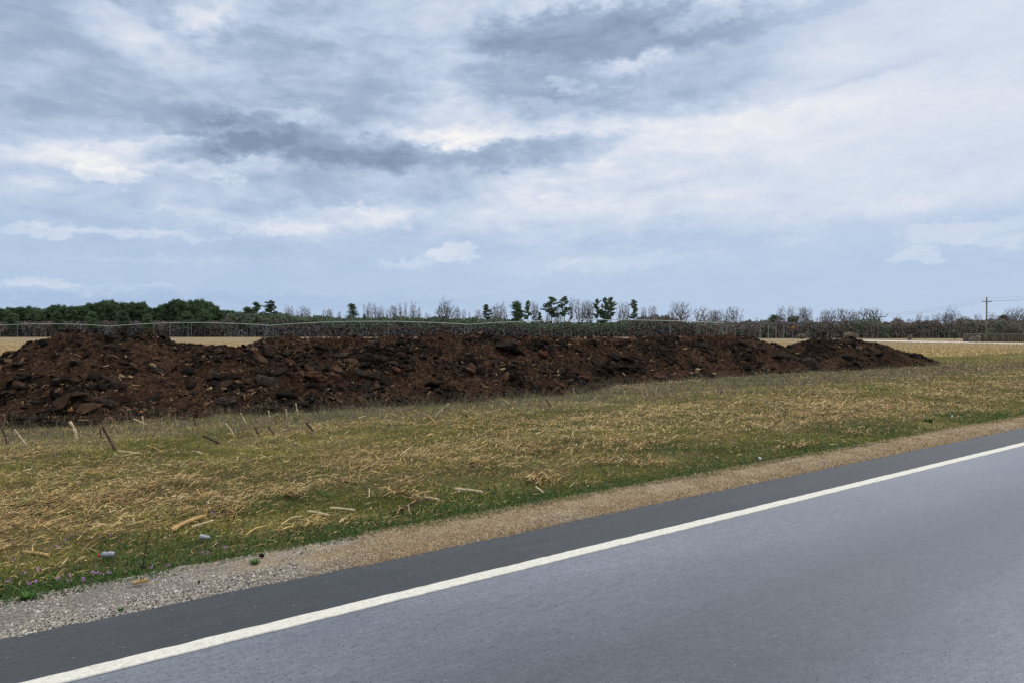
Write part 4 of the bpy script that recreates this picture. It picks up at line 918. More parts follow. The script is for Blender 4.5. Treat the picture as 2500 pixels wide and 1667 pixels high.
# crumpled white scrap
x, y = px2ground(1856, 1124); v, f = rocks(np.zeros((1, 3)), np.array([[.028, .020, .013]]), randrot(1), IV3, IF3, .16)
tag(build('paper_scrap', v, f, M['white'], loc=(x, y, .03)), 'crumpled white paper scrap at the edge of the verge, right of centre', 'litter')
x, y = px2ground(2325, 1020); v, f = rocks(np.zeros((1, 3)), np.array([[.03, .02, .013]]), randrot(1), IV3, IF3, .16)
tag(build('paper_scrap', v, f, M['white'], loc=(x, y, .03)), 'crumpled pale scrap in the straw at the far right', 'litter')
for (p, w, lab) in (((637, 1359), .022, 'black lump lying where gravel meets green growth'), ((423, 1203), .028, 'black lump lying on the straw left of centre'), ((483, 1423), .013, 'small grey stone on the pale gravel')):
    x, y = px2ground(*p); v, f = rocks(np.zeros((1, 3)), np.array([[w, w * .7, w * .55]]), randrot(1), IV2, IF2, .1)
    tag(build('dark_lump', v, f, M['slab'], rnd=np.full(len(f), .3), loc=(x, y, w * .35)), lab, 'lump')

# ------------------------------------------------------------------ trees
def leafcloud(centers, radii, nper, size, flat=.55):
    """clusters of small triangles; centers (k,3), radii (k,)"""
    k = len(centers); n = k * nper; ci = np.repeat(np.arange(k), nper)
    p = rg.normal(size=(n, 3)); p /= np.linalg.norm(p, axis=1)[:, None]; p *= (rg.random(n) ** .45)[:, None]
    p = p * radii[ci][:, None] * np.array([1, 1, flat]); c = centers[ci] + p
    R_ = randrot(n); sz = size * rg.uniform(.6, 1.4, n)
    tv = np.array([(-1, -.5, 0), (1, -.5, 0), (0, .9, 0)]) ; v = np.einsum('nij,kj->nki', R_, tv) * sz[:, None, None] * .5 + c[:, None]
    shade = np.clip(.45 + rg.normal(0, .16, k), 0, 1)[ci] + rg.normal(0, .12, n)
    return v.reshape(-1, 3), np.arange(n * 3).reshape(-1, 3), np.clip(shade, 0, 1)
def make_pine(H, crown_from, spread, style, seed):
    rnd = random.Random(seed); tr = MB(); bend = Vector((rnd.uniform(-.3, .3), rnd.uniform(-.3, .3), 0))
    tp = [Vector((0, 0, -.3)), Vector((0, 0, H * .3)) + bend * .5, Vector((0, 0, H * .65)) + bend, Vector((0, 0, H * .95)) + bend * .6]
    r0 = .018 * H + .04; tr.tube(tp, [r0, r0 * .75, r0 * .5, r0 * .15], 7)
    cs = []; rs = []; n = int(34 if style != 'open' else 27)
    for i in range(n):
        q = (i + rnd.random()) / n; h = H * (crown_from + (1 - crown_from) * q)
        if style == 'cone': ln = spread * (1.05 - q) * rnd.uniform(.75, 1.1)
        elif style == 'open': ln = spread * math.sin(math.pi * min(1, .25 + q * .75)) ** .7 * rnd.uniform(.45, 1.1)
        else: ln = spread * math.sin(math.pi * min(.97, .22 + q * .75)) ** .6 * rnd.uniform(.5, 1.0)
        a = rnd.uniform(0, 6.283); e = Vector((math.cos(a) * ln, math.sin(a) * ln, h + ln * rnd.uniform(-.05, .22)))
        st = bend * q + Vector((0, 0, h - .1 * ln)); tr.tube([st, st * .5 + e * .5 + Vector((0, 0, .05)), e], [r0 * .22, r0 * .15, r0 * .06], 4, caps=False)
        k = 3 if ln > spread * .5 else 2
        for j in range(k):
            t = 1 - j * .33; c = st * (1 - t) + e * t; cs.append((c.x + rnd.uniform(-.3, .3), c.y + rnd.uniform(-.3, .3), c.z + .1 + rnd.uniform(-.1, .3))); rs.append(H * (.072 if style == 'open' else .098) * rnd.uniform(.55, 1.3))
    cs.append((bend.x * .6, bend.y * .6, H * .97)); rs.append(H * .09)
    v, f, r = leafcloud(np.array(cs), np.array(rs), 85 if style != 'open' else 70, H * .026, .5 if style != 'open' else .34)
    return tr, (v, f, r)
def make_bare(rx, h0, ntip, seed, top=10.0, stems=1, tip=.030, asym=.15):
    """leafless tree: twigs grow from the nearest limb towards points filling a domed crown; limbs thicken downwards"""
    r_ = np.random.default_rng(seed); base = np.array([0, 0, h0])
    P = [np.array([0, 0, -.3])]; par = [-1]; st = []
    for k in range(stems):
        a = r_.uniform(0, 6.28) ; o = np.array([math.cos(a), math.sin(a), 0]) * (.0 if stems == 1 else .5); prev = 0
        for q in (.5, 1.0):
            P.append(o * q * 1.2 + np.array([r_.normal() * .05, r_.normal() * .05, h0 * q])); par.append(prev); prev = len(P) - 1
        st.append(prev)
    cz = h0 + (top - h0) * .56; rz = (top - h0) * .46; off = r_.normal(0, asym, 2) * rx
    d = r_.normal(size=(ntip, 3)); d /= np.linalg.norm(d, axis=1)[:, None]; d *= (r_.random(ntip) ** .38)[:, None]
    lob = 1 + .22 * np.sin(np.arctan2(d[:, 1], d[:, 0]) * 3 + seed) + .12 * np.sin(d[:, 2] * 7 + seed)
    A = d * np.array([rx, rx, rz]) * lob[:, None] + np.array([off[0], off[1], cz]); A = A[A[:, 2] > h0 * .8]
    A = A[np.argsort(np.linalg.norm(A - base, axis=1))]
    arr = np.array(P)
    for p in A:
        dist_ = np.linalg.norm(arr - p, axis=1); rb = np.linalg.norm(arr - base, axis=1); ok = (rb < np.linalg.norm(p - base) * .93) & (arr[:, 2] < p[2] + .5); ok[0] = False
        if not ok.any(): ok[st[0]] = True
        c = np.where(ok, dist_ + .10 * np.maximum(0, arr[:, 2] - p[2] + .25) * 6, 1e9); q = int(np.argmin(c)); a = arr[q]
        n = max(1, int(dist_[q] / .55)); prev = q
        for k in range(1, n + 1):
            t = k / n; m = a + (p - a) * t + np.array([0, 0, .10 * dist_[q] * math.sin(math.pi * t) * -1]) + (r_.normal(0, .035, 3) * (t < 1))
            arr = np.vstack([arr, m]); par.append(prev); prev = len(arr) - 1
    n = len(arr); kids = np.zeros(n); w = np.zeros(n)
    for k in range(n - 1, 0, -1):
        if w[k] == 0: w[k] = 1
        w[par[k]] += w[k]
    rad = tip * np.maximum(w, 1) ** .40
    tr = MB(); cr = MB()
    for k in range(1, n):
        a, b = arr[par[k]], arr[k]; lev = a[2] < h0 * .99
        (tr if lev else cr).tube([a, b], [rad[par[k]] if lev else min(rad[par[k]], rad[k] * 1.25), rad[k]], 6 if lev else (4 if w[k] > 12 else 3), caps=False)
    return tr, cr
PROTO = {}
def proto_mesh(key):
    """mesh data for trunk and crown of one tree kind, normalised to a height of 10 m"""
    if key in PROTO: return PROTO[key]
    kind, i = key
    if kind in ('open', 'dense', 'cone', 'wood'):
        cf, sp, stl = {'open': (.50, 2.6, 'open'), 'dense': (.34, 2.1, 'dense'), 'cone': (.08, 2.9, 'cone'), 'wood': (.30, 2.5, 'dense')}[kind]
        tr, (v, f, r) = make_pine(10, cf, sp, stl, 100 + i)
        a = tr.build('trunk', M['bark']); b = build('crown', v, f, M['pine'], rnd=r); w = 2 * sp
    else:
        rx, h0, nt_, stm, mt = {'bare': (2.3, 3.0, 430, 1, 'twig'), 'slim': (1.15, 3.0, 240, 1, 'twig'), 'oak': (3.8, 2.2, 800, 1, 'twigdark'), 'multi': (3.2, 1.4, 680, 4, 'twigdark')}[kind]
        tr, cr = make_bare(rx, h0, nt_, 300 + i * 7 + len(kind), stems=stm); a = tr.build('trunk', M['bark'] if mt == 'twigdark' else M['twig']); b = cr.build('crown', M[mt])
        xs_ = [p.x for p in cr.v]; w = (max(xs_) - min(xs_))
    ma, mb_ = a.data, b.data; bpy.data.objects.remove(a); bpy.data.objects.remove(b)
    PROTO[key] = (ma, mb_, w); return PROTO[key]
def tree(kind, i, px, ytop, wpx, D, label, group, ybase=None, cat='tree'):
    ma, mb_, w0 = proto_mesh((kind, i))
    H = CAMH + (HOR - ytop) / F * D; x = (px - 1250) / F * D
    nm = {'open': 'pine_tree', 'dense': 'pine_tree', 'cone': 'pine_tree', 'wood': 'pine_tree'}.get(kind, 'bare_tree')
    o = empty(nm, (x, D, 0), rg.uniform(0, 6.28)); sw = (wpx / F * D) / w0 * 1.0; sz = H / 10
    sw = min(max(sw, .5 * sz), 2.0 * sz); o.scale = (sw, sw, sz)
    for q, m in (('trunk', ma), ('crown', mb_)):
        c = bpy.data.objects.new(q, m); col.objects.link(c); c.parent = o
    tag(o, label, cat, group); return o
# left pine wood: skyline profile
prof = [(-60,752),(0,755),(35,753),(70,752),(100,757),(130,748),(170,750),(200,750),(240,741),(270,737),(300,741),(330,741),(352,742),(370,757),(400,746),(430,733),(450,738),(485,736),(515,740),(528,752),(545,764),(560,760),(590,764),(620,768)]
px_, py_ = zip(*prof); GP = 'pines of the dense wood at the left'
k = 0; X0 = -70.0
while X0 < 600:
    yt = np.interp(X0, px_, py_) + rg.uniform(-2, 4)
    tree('wood', k % 5, X0, yt, rg.uniform(26, 34), rg.uniform(392, 402), 'dark green pine in the closed front row of the wood at the left', GP); k += 1
    X0 += rg.uniform(11, 15)
X0 = -60.0
while X0 < 560:
    yt = np.interp(X0, px_, py_) + rg.uniform(-1, 5)
    tree('wood', k % 5, X0, yt, rg.uniform(28, 36), rg.uniform(412, 425), 'rear dark green pine filling in behind the front row of the left wood', GP + ', rear row'); k += 1
    X0 += rg.uniform(13, 18)
for (px, yt, wp, lab) in ((30,768,30,'low'),(140,766,28,'low'),(225,764,30,'low'),(300,762,30,'low'),(360,770,26,'low'),(455,764,34,'low'),(500,760,30,'low')):
    tree('dense', int(px) % 3, px, yt, wp, 384, 'shorter pine standing in front of the left wood', 'shorter pines before the left wood')
TP = [ # pines on the skyline
 ('open',0,625,741,34,'narrow tiered pine rising left of the rounded pine right of the left wood'),('open',1,662,737,38,'round-topped pine on a visible trunk standing clear right of the left wood'),('dense',0,605,753,26,'dark bushy pine at the left foot of the two clear pines'),
 ('cone',0,860,745,44,'broad conical evergreen standing alone among bare trees, left of centre'),('cone',1,890,769,16,'small dark conical evergreen just right of the broad conical one'),
 ('open',2,1188,746,26,'small flat-crowned pine at the right of the big lone bare tree'),('dense',1,1262,740,34,'dense full-crowned pine reaching down to the scrub, left of centre group'),('open',3,1290,737,22,'slender pine directly right of the dense full-crowned pine'),
 ('open',4,1318,765,16,'small low pine with a dark leaning trunk'),('open',0,1347,729,40,'tall spreading pine, left one of the tallest pair'),('open',5,1378,727,28,'tall narrow pine, right one of the tallest pair'),
 ('open',3,1459,733,24,'pine with a flat left-leaning crown at the left of the trio'),('open',1,1476,730,24,'middle pine of the trio right of the tallest pair'),('open',2,1492,729,28,'right and widest pine of the trio'),
 ('dense',2,1476,765,30,'low pine in front of the pine trio'),('open',4,1547,736,28,'lone forked-crown pine right of the trio'),
 ('open',1,1822,786,24,'small low pine right of the bare tree clump'),('open',3,1868,785,14,'smallest pine between the utility poles'),('dense',1,1893,772,34,'dark spreading pine touching the round brown bush'),
 ('dense',2,2262,785,16,'small dark pine above the brown scrub at the right'),('dense',0,2450,772,24,'green pine top over the brown bushes at the far right')]
for (kd, i, px, yt, wp, lab) in TP: tree(kd, i, px, yt, wp * 1.12, 396 if px < 1700 else 300, lab, 'pines standing out on the skyline')
TB = [('bare',0,700,748,18),('slim',0,712,750,14),('slim',1,727,757,10),('bare',1,738,748,20),('bare',2,750,750,18),('bare',3,793,753,22),('bare',0,807,757,16),('slim',2,830,758,12),
 ('bare',1,897,741,22),('slim',0,915,743,14),('bare',2,930,747,22),('slim',1,945,754,12),('bare',3,958,744,20),('slim',2,967,747,8),('slim',0,977,743,12),('slim',1,989,739,10),('bare',0,1007,740,20),('slim',2,1024,748,12),
 ('bare',1,1045,765,16),('slim',0,1118,752,13),('slim',2,1133,753,13),('slim',1,1147,762,8),('bare',2,1165,754,20),('bare',3,1208,744,24),('bare',0,1226,742,30),('slim',0,1302,738,18),('slim',1,1312,742,14),
 ('slim',2,1336,760,14),('bare',1,1360,752,24),('slim',0,1396,731,18),('slim',1,1410,731,18),('slim',2,1424,736,14),('bare',2,1432,731,26),('bare',3,1444,736,20),('bare',0,1514,741,20),('bare',1,1528,740,20),('bare',2,1572,748,18),('bare',3,1587,745,20)]
GB = 'leafless trees along the skyline'
ORD = ['first', 'second', 'third', 'fourth', 'fifth', 'sixth', 'seventh', 'eighth']
MARK = [(662, 'round-topped clear pine'), (860, 'broad conical evergreen'), (989, 'very narrow tall bare tree'), (1087, 'big lone bare tree'), (1188, 'flat-crowned pine'), (1262, 'dense full-crowned pine'), (1318, 'small low pine'), (1378, 'tall narrow pine of the tallest pair'), (1492, 'widest pine of the trio'), (1547, 'lone forked-crown pine'), (1663, 'widest many-stemmed leafless tree'), (1785, 'dark many-stemmed tree behind the last tower'), (1893, 'dark spreading pine'), (1995, 'farther crossarm pole'), (2132, 'second crossarm pole'), (2262, 'small dark pine above brown scrub'), (2327, 'tallest bare tree between the poles'), (2408, 'nearest utility pole')]
def bare_label(px, seen={}):
    m = [q for q in MARK if q[0] <= px][-1]; k = seen.get(m[1], 0); seen[m[1]] = k + 1
    return 'leafless tree, %s small one right of the %s' % (ORD[k], m[1])
desc = {700: 'grey leafless tree next right of the round-topped pine', 738: 'wider leafless tree of the pair midway to the broad conical evergreen', 793: 'leafless tree with open fork just left of the broad conical evergreen', 897: 'tallest leafless tree right of the broad conical evergreen', 989: 'very narrow tall leafless tree in the left centre row', 1007: 'round leafless tree right of the very narrow tall one',
  1024: 'slim leafless tree ending the left centre row', 1118: 'thin leafless tree first to the right of the big lone bare tree', 1226: 'broad leafless tree left of the dense full-crowned pine', 1302: 'leafless tree right of the slender pine', 1432: 'tall leafless tree left of the pine trio', 1587: 'leafless tree at the right end of the centre group', 1528: 'leafless tree between the pine trio and the lone forked-crown pine'}
for (kd, i, px, yt, wp) in sorted(TB, key=lambda q: q[2]):
    tree(kd, i, px, yt, wp * 1.2, rg.uniform(398, 408), desc.get(px) or bare_label(px), GB)
tree('oak', 0, 1087, 731, 62, 392, 'big lone bare tree with wide spreading limbs, left of centre', GB)
tree('oak', 1, 1663, 739, 70, 380, 'widest leafless tree with many stems over the irrigation pipe, right of centre', GB)
TB2 = [('bare',1,1712,752,34,'leafless tree next right of the widest one'),('bare',2,1738,755,28,None),('bare',3,1758,756,28,None),('multi',0,1785,751,44,'dark many-stemmed bare tree right behind the last pivot tower'),
 ('bare',0,1908,750,22,'leftmost bare tree above the round brown bush'),('bare',1,1932,750,20,None),('bare',2,1955,748,24,None),('bare',3,1976,749,24,'bare tree right of the round brown bush'),('bare',0,2012,758,20,None),('bare',2,2022,757,16,None),('bare',1,2034,756,18,None),
 ('bare',3,2053,752,26,'tallest bare tree left of the far crossarm pole'),('bare',0,2078,758,26,None),('bare',2,2092,759,22,None),('multi',1,2125,751,52,'wide bare tree behind the second crossarm pole'),('bare',1,2187,772,18,None),('slim',1,2200,776,10,None),
 ('bare',3,2228,777,18,None),('bare',0,2245,767,18,None),('bare',2,2262,770,12,None),('bare',1,2286,766,24,None),('oak',0,2327,753,36,'tallest bare tree between the two crossarm poles at the right'),('bare',0,2309,768,14,None),('bare',3,2346,770,20,None),
 ('bare',2,2362,772,18,None),('bare',1,2382,768,20,None),('bare',0,2418,765,18,None),('slim',2,2432,768,10,None),('oak',1,2475,753,52,'wide bare tree at the right edge of the photo'),('bare',2,2456,762,24,None),('bare',3,2502,766,20,None)]
for (kd, i, px, yt, wp, lab) in sorted(TB2, key=lambda q: q[2]):
    tree(kd, i, px, yt, wp * 1.3, rg.uniform(288, 300) if px > 1850 else 370, lab or bare_label(px), GB + ' at the right')

# woodland mass and scrub below the single trees
mp = [(-80,786),(0,786),(540,784),(560,766),(640,766),(700,770),(760,774),(820,778),(900,777),(1000,778),(1100,777),(1230,780),(1290,790),(1400,789),(1500,788),(1560,778),(1600,771),(1640,774),(1660,786),(1780,789),(1850,790),(1890,786),(2000,789),(2060,786),(2150,787),(2200,786),(2300,788),(2380,785),(2440,781),(2500,787),(2600,790)]
mx, my = zip(*mp)
def woodmass(name, x0, x1, n, Dn, Df, colf, size=.55, lab=None):
    px = rg.uniform(x0, x1, n); D = rg.uniform(Dn, Df, n); X_ = (px - 1250) / F * D
    lump = (fbm(px * .07, D * .05, 301, 4) - .5) * np.interp(px, [1500, 1900], [14, 22]) + (vnoise(px * .33, D * .1, 305) - .5) * 5
    top = CAMH + (HOR - np.interp(px, mx, my) + lump * np.interp(px, [540, 560], [.4, 1.0])) / F * D
    q = rg.random(n) ** .8; z = top * q; r = colf(px, q, D)
    sz = size * rg.uniform(.6, 1.4, n); Rm = randrot(n); tv = np.array([(-.6, -.5, 0), (.6, -.5, 0), (0, .9, 0)])
    v = np.einsum('nij,kj->nki', Rm, tv) * sz[:, None, None]; v[:, :, 2] *= 1.3; v = v + np.stack([X_, D, z], 1)[:, None]
    # pale and dark stems
    m = int(n * .003); pxs = rg.uniform(x0, x1, m); Ds = rg.uniform(Dn - 2, Dn + 4, m); Xs = (pxs - 1250) / F * Ds; hh = rg.uniform(3.5, 7, m); ww = rg.uniform(.06, .14, m); ln = rg.normal(0, .5, m)
    sv = np.stack([np.stack([Xs - ww, Ds, 0 * Xs], 1), np.stack([Xs + ww, Ds + .05, 0 * Xs], 1), np.stack([Xs + ln, Ds, hh], 1)], 1)
    vv = np.concatenate([v.reshape(-1, 3), sv.reshape(-1, 3)]); rr = np.concatenate([r, rg.choice([0.5, .2, .93, .96], m)])
    return tag(build(name, vv, np.arange(len(vv)).reshape(-1, 3), M['brush'], rnd=np.clip(rr, 0, 1)), lab, kind='stuff')
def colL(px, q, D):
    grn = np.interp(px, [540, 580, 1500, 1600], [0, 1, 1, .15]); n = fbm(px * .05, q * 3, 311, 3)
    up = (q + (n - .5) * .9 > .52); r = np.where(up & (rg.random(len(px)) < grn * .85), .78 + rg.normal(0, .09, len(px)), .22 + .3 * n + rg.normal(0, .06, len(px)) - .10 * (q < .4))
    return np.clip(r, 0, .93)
def colR(px, q, D):
    n = fbm(px * .06, q * 3, 317, 3); n2_ = fbm(px * .03, q * 1.2 + D * .02, 319, 3); r = .18 + .34 * n + .28 * (n2_ - .3) + .08 * q + rg.normal(0, .035, len(px)); return np.clip(np.where(rg.random(len(px)) < np.clip((n2_ - .58) * 4, 0, .8), .76, np.minimum(r, .58)), 0, .93)
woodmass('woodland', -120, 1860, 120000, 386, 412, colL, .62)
woodmass('scrub', 1700, 2620, 90000, 280, 304, colR, .42)
# single bushes
def bush(px, yt, ybase, wpx, D, mat, rn, lab, n=1500, nm='bush', size=.35):
    H = CAMH + (HOR - yt) / F * D; x = (px - 1250) / F * D; w = wpx / F * D / 2
    o = empty(nm, (x, D, 0)); cs = []; rs = []
    for k in range(14):
        a = rg.uniform(0, 6.28); q = rg.random() ** .5; e = rg.uniform(.25, .95); cs.append((math.cos(a) * w * q * .75 * math.sqrt(1.05 - e * e * .8), math.sin(a) * w * q * .75, H * e * .88)); rs.append(w * rg.uniform(.25, .42))
    v, f, r = leafcloud(np.array(cs), np.array(rs), n // 14, size, .8); r = np.clip(rn + (r - .45) * .3, 0, .93)
    build('foliage', v, f, mat, o, rnd=r); t = MB()
    for k in range(5):
        a = rg.uniform(0, 6.28); t.tube([(0, 0, -.1), (math.cos(a) * w * .2, math.sin(a) * w * .2, H * .35), (math.cos(a) * w * .45, math.sin(a) * w * .45, H * .7)], [.09, .06, .02], 5)
    t.build('stems', M['twigdark'], o); tag(o, lab, 'bush', 'bushes before the right hand tree line'); return o
bush(1935, 767, 822, 56, 292, M['brush'], .66, 'big rounded olive brown bush under bare trees, right of the dark spreading pine', 4200, size=.5)
bush(1992, 798, 824, 22, 280, M['brush'], .30, 'dark low bush beside the far crossarm pole', 1400)
bush(2455, 780, 832, 84, 262, M['brush'], .62, 'broad brown-green domed bush behind the brush fence', 5200, size=.4)
bush(2155, 792, 828, 34, 270, M['brush'], .66, 'rounded olive bush below the pivot end sprinkler', 2000)
bush(2330, 806, 832, 26, 230, M['brush'], .72, 'dark green low bush among brown scrub at the right', 900)
bush(2075, 812, 826, 40, 240, M['fence'], .9, 'tan brushy thicket behind the far right heap', 1200)
bush(2222, 814, 834, 14, 176, M['fence'], .8, 'small tan shrub beside the pale lane', 600, size=.2)
bush(1957, 815, 826, 26, 240, M['fence'], .85, 'tan shrub at the field edge left of the far crossarm pole', 800)
bush(2385, 820, 836, 36, 149, M['fence'], .85, 'tan grass clump before the brush fence beside the nearest pole', 900, size=.2)

# ------------------------------------------------------------------ centre pivot irrigation
piv = empty('irrigation_pivot', (0, 0, 0)); tag(piv, 'long arched centre pivot irrigation pipe on wheeled towers crossing the field behind the heaps', 'irrigation machine')
A = Vector((-106, 195, 0)); stp = Vector((48.4, -19.6, 0)); PH = 3.66
towers = [A + stp * k for k in (-1, 0, 1, 2, 3)]; perp = Vector((-stp.y, stp.x, 0)).normalized(); along = stp.normalized()
for k, p in enumerate(towers):
    t = MB()
    for sg in (-1, 1):
        for a in (-.45, .45):
            t.tube([p + perp * sg * 1.9 + along * a * 0 + Vector((0, 0, .75)), p + along * a * 1.6 + Vector((0, 0, PH - .1))], .055, 5)
    t.tube([p + perp * -1.9 + Vector((0, 0, .75)), p + perp * 1.9 + Vector((0, 0, .75))], .07, 6)
    t.tube([p + perp * -.9 + Vector((0, 0, 2.2)), p + perp * .9 + Vector((0, 0, 2.2))], .035, 5)
    to = t.build('tower', M['galvdark'], piv)
    for sg in (-1, 1):
        w = MB(); c = p + perp * sg * 1.9 + Vector((0, 0, .68)); n_ = 20
        pts = [c + perp * math.cos(a) * .56 + Vector((0, 0, math.sin(a) * .56)) for a in [2 * math.pi * j / n_ for j in range(n_ + 1)]]
        w.tube(pts, .12, 8, caps=False); w.tube([c - along * .08, c + along * .08], .2, 10); w.build('wheel', M['rubber'], to)
def span(p, q, rise, rods=True, hoses=(), detail=True):
    K = 24; m = MB(); pts = []
    for i in range(K + 1):
        u = i / K; pts.append(p.lerp(q, u) + Vector((0, 0, PH + rise * 4 * u * (1 - u))))
    m.tube(pts, .072, 8); pipe = m.build('span_pipe', M['galv'], piv, smooth=True)
    tr = MB(); V_ = 6; low = []
    for i in range(V_ + 1):
        u = (i + .5) / (V_ + 1); b = p.lerp(q, u) + Vector((0, 0, PH + rise * 4 * u * (1 - u))); d = 1.35 * (math.sin(math.pi * u) ** .5)
        for sg in (-1, 1):
            l = b + perp * sg * .45 - Vector((0, 0, d)); low.append((sg, l))
            tr.tube([b - along * 1.0, l], .016, 3, caps=False); tr.tube([b + along * 1.0, l], .016, 3, caps=False)
        tr.tube([b + perp * .45 - Vector((0, 0, d)), b - perp * .45 - Vector((0, 0, d))], .03, 4)
    tr.build('truss_struts', M['galvdark'], piv)
    rd = MB()
    for sg in (-1, 1):
        L_ = [p + Vector((0, 0, PH - .1))] + [l for s_, l in low if s_ == sg] + [q + Vector((0, 0, PH - .1))]
        rd.tube(L_, .007, 3, caps=False)
    rd.build('truss_rod', M['galvdark'], piv)
    for u in hoses:
        b = p.lerp(q, u) + Vector((0, 0, PH + rise * 4 * u * (1 - u))); h = MB()
        h.tube([b, b + along * .3 + Vector((0, 0, .15)), b + along * .4 - Vector((0, 0, .4)), Vector((b.x + along.x * .4, b.y + along.y * .4, .95))], .022, 5); h.tube([Vector((b.x + along.x * .4, b.y + along.y * .4, .95)), Vector((b.x + along.x * .4, b.y + along.y * .4, .8))], .06, 6); h.build('drop_hose', M['hose'], piv)
span(towers[0], towers[1], .75, hoses=(.3,)); span(towers[1], towers[2], .80, hoses=(.29, .395, .51, .53)); span(towers[2], towers[3], .78, hoses=(.62,)); span(towers[3], towers[4], .75, hoses=(.30, .8))
# overhang with end gun
top4 = towers[4] + Vector((0, 0, PH)); oh = [(0, PH), (4.9, 3.46), (10, 3.44), (15, 3.52), (20, 3.8), (25.5, 4.22)]
m = MB(); opts = [towers[4] + along * t_ + Vector((0, 0, z_)) for t_, z_ in oh]; endp = opts[-1]; e = endp
m.tube(opts, [.11, .11, .11, .105, .10, .09], 8); m.build('overhang_pipe', M['pipedark'], piv, smooth=True)
m = MB(); m.tube([towers[4] + Vector((0, 0, 1.95)), towers[4] - along * 6.0 + Vector((0, 0, PH + .2))], .05, 5); m.tube([towers[4] + Vector((0, 0, 1.95)), towers[4] + along * 5.6 + Vector((0, 0, PH))], .05, 5)
for sg in (-.5, .5): m.tube([towers[4] + along * sg + Vector((0, 0, PH + 2.6)), towers[4] + Vector((0, 0, PH))], .03, 5)
m.build('brace', M['galvdark'], piv)
m = MB(); m.tube([endp, endp + Vector((0, 0, .35))], .07, 8); m.tube([endp + Vector((0, 0, .35)), endp + along * 1.0 + Vector((0, 0, .40)), endp + along * 1.4 + Vector((0, 0, .85))], [.09, .08, .06], 8); m.tube([endp - along * 1.4 + Vector((0, 0, .3)), endp + Vector((0, 0, .3))], .12, 8); m.tube([endp, endp - Vector((0, 0, .5))], .05, 6)
m.build('end_sprinkler', M['galvdark'], piv)
for u in (.247, .298, .349, .400):
    b = towers[4] + along * 25.5 * u + Vector((0, 0, float(np.interp(25.5 * u, [q[0] for q in oh], [q[1] for q in oh])))); h = MB(); h.tube([b, Vector((b.x, b.y, .9))], .028, 5); h.tube([Vector((b.x, b.y, .9)), Vector((b.x, b.y, .75))], .06, 6); h.build('drop_hose', M['hose'], piv)

# ------------------------------------------------------------------ utility poles and wires
POLES = [(2790, 81, 9.6, 'x'), (2408, 153, 9.25, 'x'), (2132, 262, 9.5, 'x'), (1995, 345, 9.3, 'x'), (1847, 430, 11.0, 't')]
plab = {2408: 'nearest utility pole with a crossarm, tallest thing at the right', 2132: 'second crossarm utility pole, in front of the wide bare tree', 1995: 'farther crossarm utility pole above the far right heap', 1847: 'distant pole with a transformer right of the last pivot tower'}
tops = []
for (px, D, H, k) in POLES:
    x = (px - 1250) / F * D; lr = Vector((1, .35, 0)).normalized()
    arms = [Vector((x, D, H - .15)), Vector((x, D, H - .75)) + lr * 1.15, Vector((x, D, H - .75)) - lr * 1.15]; tops.append(arms)
    if px > 2600: continue
    o = empty('utility_pole', (x, D, 0)); tag(o, plab[px], 'utility pole', 'poles of the power line')
    m = MB(); m.tube([(0, 0, -.5), (0, 0, H * .5), (0, 0, H)], [.17, .15, .12], 9); m.build('pole', M['polewood'], o, smooth=True)
    Mx = Matrix.Rotation(math.atan2(lr.y, lr.x), 3, 'Z')
    if k == 'x':
        m = MB(); m.box((0, -.14, H - .92), (2.5, .10, .13), Mx); m.build('crossarm', M['wire'], o)
        m = MB()
        for sg in (-1, 1): m.tube([lr * sg * .75 + Vector((0, -.14, H - .98)), (0, -.12, H - 1.5)], .02, 4)
        m.build('brace', M['wire'], o)
    else:
        m = MB(); m.box((0, -.14, H - .5), (2.0, .12, .14), Mx); m.build('crossarm', M['wire'], o)
        m = MB(); m.tube([(.55, -.1, H - 2.6), (.55, -.1, H - 1.6)], .28, 12); m.tube([(-.5, -.1, H - 2.6), (-.5, -.1, H - 1.7)], .24, 12); m.build('transformer', M['wire'], o)
    for q in range(3):
        m = MB(); b = arms[q] - Vector((x, D, 0)); m.tube([b + Vector((0, 0, -.12)), b + Vector((0, 0, .12))], [.05, .035], 8); m.build('insulator', M['rail'], o)
SPAN = ['from the nearest pole to the right edge of the photo', 'between the nearest and the second crossarm pole', 'between the second and the farther crossarm pole', 'from the farther crossarm pole to the distant transformer pole']
for sp_, (a, b) in zip(SPAN, zip(tops[:-1], tops[1:])):
    for q in range(3):
        K = 16; m = MB(); pts = [a[q].lerp(b[q], i / K) + Vector((0, 0, .12 - 1.3 * 4 * (i / K) * (1 - i / K))) for i in range(K + 1)]
        m.tube(pts, .013, 4); tag(m.build('power_wire', M['wire']), ['topmost', 'right hand', 'left hand'][q] + ' overhead wire ' + sp_, 'wire', 'overhead wires of the power line')

# ------------------------------------------------------------------ far small things
def at(px, D, z=0): return ((px - 1250) / F * D, D, z)
o = empty('box_truck', at(1806, 360), R(20)); tag(o, 'small white box truck parked far off right of the last pivot tower', 'truck')
m = MB(); m.box((0, 0, 1.75), (2.3, 4.2, 2.1)); m.build('cargo_box', M['white'], o)
m = MB(); m.box((0, -3.1, 1.15), (2.1, 1.5, 1.2)); m.box((0, -3.9, .85), (2.05, .7, .6)); m.build('cab', M['white'], o)
m = MB(); m.box((0, -3.3, 1.55), (2.13, 1.0, .42)); m.build('window', M['darkglass'], o)
for sx in (-1, 1):
    for yy in (-3.3, 1.2):
        m = MB(); m.tube([(sx * .95, yy, .42), (sx * 1.15, yy, .42)], .42, 12); m.build('wheel', M['rubber'], o)
o = empty('pickup_truck', at(1796, 352), R(70)); tag(o, 'low white vehicle just left of the far white box truck', 'car')
m = MB(); m.box((0, 0, .75), (1.8, 4.6, .6)); m.box((0, -.4, 1.25), (1.6, 1.7, .55)); m.build('body', M['white'], o)
